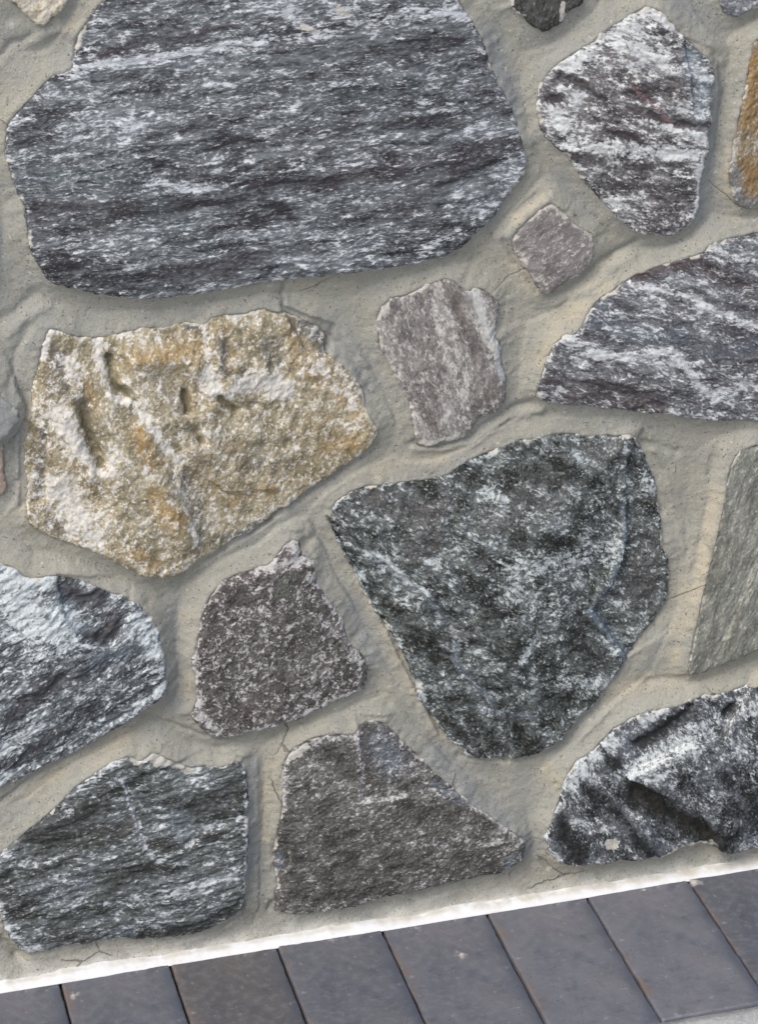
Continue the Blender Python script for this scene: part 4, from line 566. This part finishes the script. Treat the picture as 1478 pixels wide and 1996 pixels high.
# ------------------------------------------------------------------ ground: pavement, brick edging
m_conc = rough_material('pale_concrete', (150, 152, 154), (184, 185, 184), 14, .0015)
def sheet(name, x0, x1, y0, y1, z, mat):
    me = bpy.data.meshes.new(name); me.from_pydata([(x0, y0, z), (x1, y0, z), (x1, y1, z), (x0, y1, z)], [], [(0, 1, 2, 3)]); me.update()
    o = link(name, me, mat); tag(o, kind='structure'); return o
sheet('ground', -60, 60, -60, 60, -0.075, rough_material('earth', (112, 102, 88), (140, 130, 112), 6, .004))
xs_, ys_ = np.linspace(-1.2, 1.2, 120), np.linspace(-2.4, -0.2118, 110)
def slab_pavement():
    PX, PY = np.meshgrid(np.concatenate([[-30, -8], np.linspace(-1.2, 1.2, 200), [8, 30]]), np.concatenate([[-30, -8, -3], np.linspace(-1.2, -0.2118, 90)]))
    PZ = 0.001 + .0012 * fbm(PX * 20, PY * 20, 3, 601) - .002 * np.exp((PY + .2118) / .003)
    PY = PY + np.where(PY > -.22, .0012 * fbm(PX * 60, PX * 0, 3, 602), 0)
    v, q, t = solidify(np.stack([PX, PZ * 0 + PY, PZ], -1).reshape(-1, 3), grid_quads(*PX.shape), 0)
    v = np.stack([PX, PY, PZ], -1).reshape(-1, 3); q = grid_quads(*PX.shape)
    n = PX.shape[1]; last = np.arange(n) + (PX.shape[0] - 1) * n
    low = v[last].copy(); low[:, 2] = -.07; b = len(v) + np.arange(n)
    q = np.concatenate([q, np.stack([last[:-1], last[1:], b[1:], b[:-1]], -1)])
    return mesh_from('pavement', np.concatenate([v, low]), q)
pv = link('pavement', slab_pavement(), m_conc); tag(pv, kind='structure')

m_bed = rough_material('joint_sand', (58, 48, 40), (86, 74, 62), 60, .001)
def bed_mesh():
    PX, PY = np.meshgrid(np.linspace(-.9, .9, 700), np.linspace(-.2112, -.002, 90))
    PZ = -.0085 + .0022 * fbm(PX * 120, PY * 120, 3, 611)
    return mesh_from('brick_edging', np.stack([PX, PY, PZ], -1).reshape(-1, 3), grid_quads(*PX.shape))
edging = link('brick_edging', bed_mesh(), m_bed); tag(edging, kind='structure')

def brick_mesh(seed, L, W, smears):
    def ax(n): 
        e = np.array([0, .4, .9, 1.6, 2.5, 3.6, 5, 7, 10, 14]); return np.concatenate([e, np.linspace(18, n - 18, max(6, int((n - 36) / 4))), n - e[::-1]])
    x = ax(W); y = ax(L); PX, PY = np.meshgrid(x, y)
    dx = np.minimum(PX, W - PX); dy = np.minimum(PY, L - PY)
    r = 1.9 + .8 * fbm(PX / 30, PY / 30, 2, seed)
    cx = np.clip(r - dx, 0, None); cy = np.clip(r - dy, 0, None)
    q = np.sqrt(np.clip(r * r - np.minimum(cx ** 2 + cy ** 2, r * r), 0, None))
    z = q - r + .45 * fbm(PX / 70, PY / 70, 2, seed + 1) - .25 * np.exp(-np.minimum(dx, dy) / 8)
    wob = 1.1 * fbm(PX * 0 + seed, PY / 25, 4, seed + 2, .6); wob2 = 1.0 * fbm(PX / 22, PY * 0 + seed, 3, seed + 3)
    chip = np.clip(fbm(PX / 5, PY / 5, 3, seed + 4) - .25, 0, 1) * np.exp(-np.minimum(dx, dy) / 2.2)
    z = z - 5 * chip
    X = PX - W / 2 + wob; Y = -PY + wob2
    V = np.stack([X, Y, z], -1).reshape(-1, 3) / 1000
    Q = grid_quads(*PX.shape)[:, ::-1]
    # skirt to the underside
    e = np.concatenate([Q[:, [0, 1]], Q[:, [1, 2]], Q[:, [2, 3]], Q[:, [3, 0]]]); key = np.sort(e, 1); kk = key[:, 0].astype(np.int64) * len(V) + key[:, 1]
    u, inv, cnt = np.unique(kk, return_inverse=True, return_counts=True); be = e[cnt[inv] == 1]
    bv = np.unique(be); mp = {int(v): len(V) + j for j, v in enumerate(bv)}
    low = V[bv].copy(); low[:, 2] = -.06
    b2 = np.array([[mp[int(p)], mp[int(s)]] for p, s in be])
    Q2 = np.concatenate([Q, np.stack([be[:, 1], be[:, 0], b2[:, 0], b2[:, 1]], -1)])
    me = mesh_from('brick', np.concatenate([V, low]), Q2)
    pad = np.zeros(len(low))
    right = 1.3 * np.exp(-((W - PX) / 9) ** 2) * (1 + .6 * fbm(PX / 15, PY / 30, 2, seed + 5))  # mask for the painted bluish highlight on the right chamfer
    left = 1.2 * np.exp(-(PX / 9) ** 2) * np.clip(.6 + 1.6 * fbm(PX / 20, PY / 40, 3, seed + 6), 0, 1)
    sm = np.zeros(PX.shape)
    for (sx, sy, sr, ss) in smears:
        sm = np.maximum(sm, ss * np.exp(-((np.hypot((PX - sx), (PY - sy)) + 3 * fbm(PX / 6, PY / 6, 3, seed + 7)) / sr) ** 2))
    for nm, a in (('rim', np.clip(right, 0, 1)), ('left_side', left), ('smear', sm)):
        add_attr(me, nm, np.concatenate([a.ravel(), pad]))
    return me
bm_blue = brick_material('slate_blue_brick', (98, 101, 109), (106, 106, 111))
bm_brown = brick_material('brown_grey_brick', (98, 97, 100), (104, 101, 100))
JX = [JOINTS[0] - 100 * n for n in range(5, 0, -1)] + JOINTS + [JOINTS[-1] + 100 * n for n in range(1, 6)]
SMEAR = {5: [(8, 22, 5, 1.0), (12, 45, 4, .8)], 8: [(58, 55, 5, 1.1), (30, 8, 9, .5)], 9: [(60, 24, 3, .8), (45, 18, 3, .6)], 7: [(50, 6, 8, .4)], 11: [(3, 6, 7, 1.0)], 10: [(55, 5, 3, .8)]}
for n in range(len(JX) - 1):
    x0, x1 = JX[n], JX[n + 1]; W = x1 - x0 - 2.0
    me = brick_mesh(700 + n * 9, 197.6, W, SMEAR.get(n, []))
    b = link('brick', me, bm_brown if n == 6 else bm_blue, edging, ((x0 + x1) / 2000, -.0128 + .0006 * ((n * 7) % 3 - 1), .0004 * ((n * 5) % 4 - 1.5)))
    b.rotation_euler = (math.radians(.25 * ((n * 3) % 5 - 2)), math.radians(.3 * ((n * 7) % 5 - 2)), math.radians(.08 * ((n * 11) % 5 - 2)))
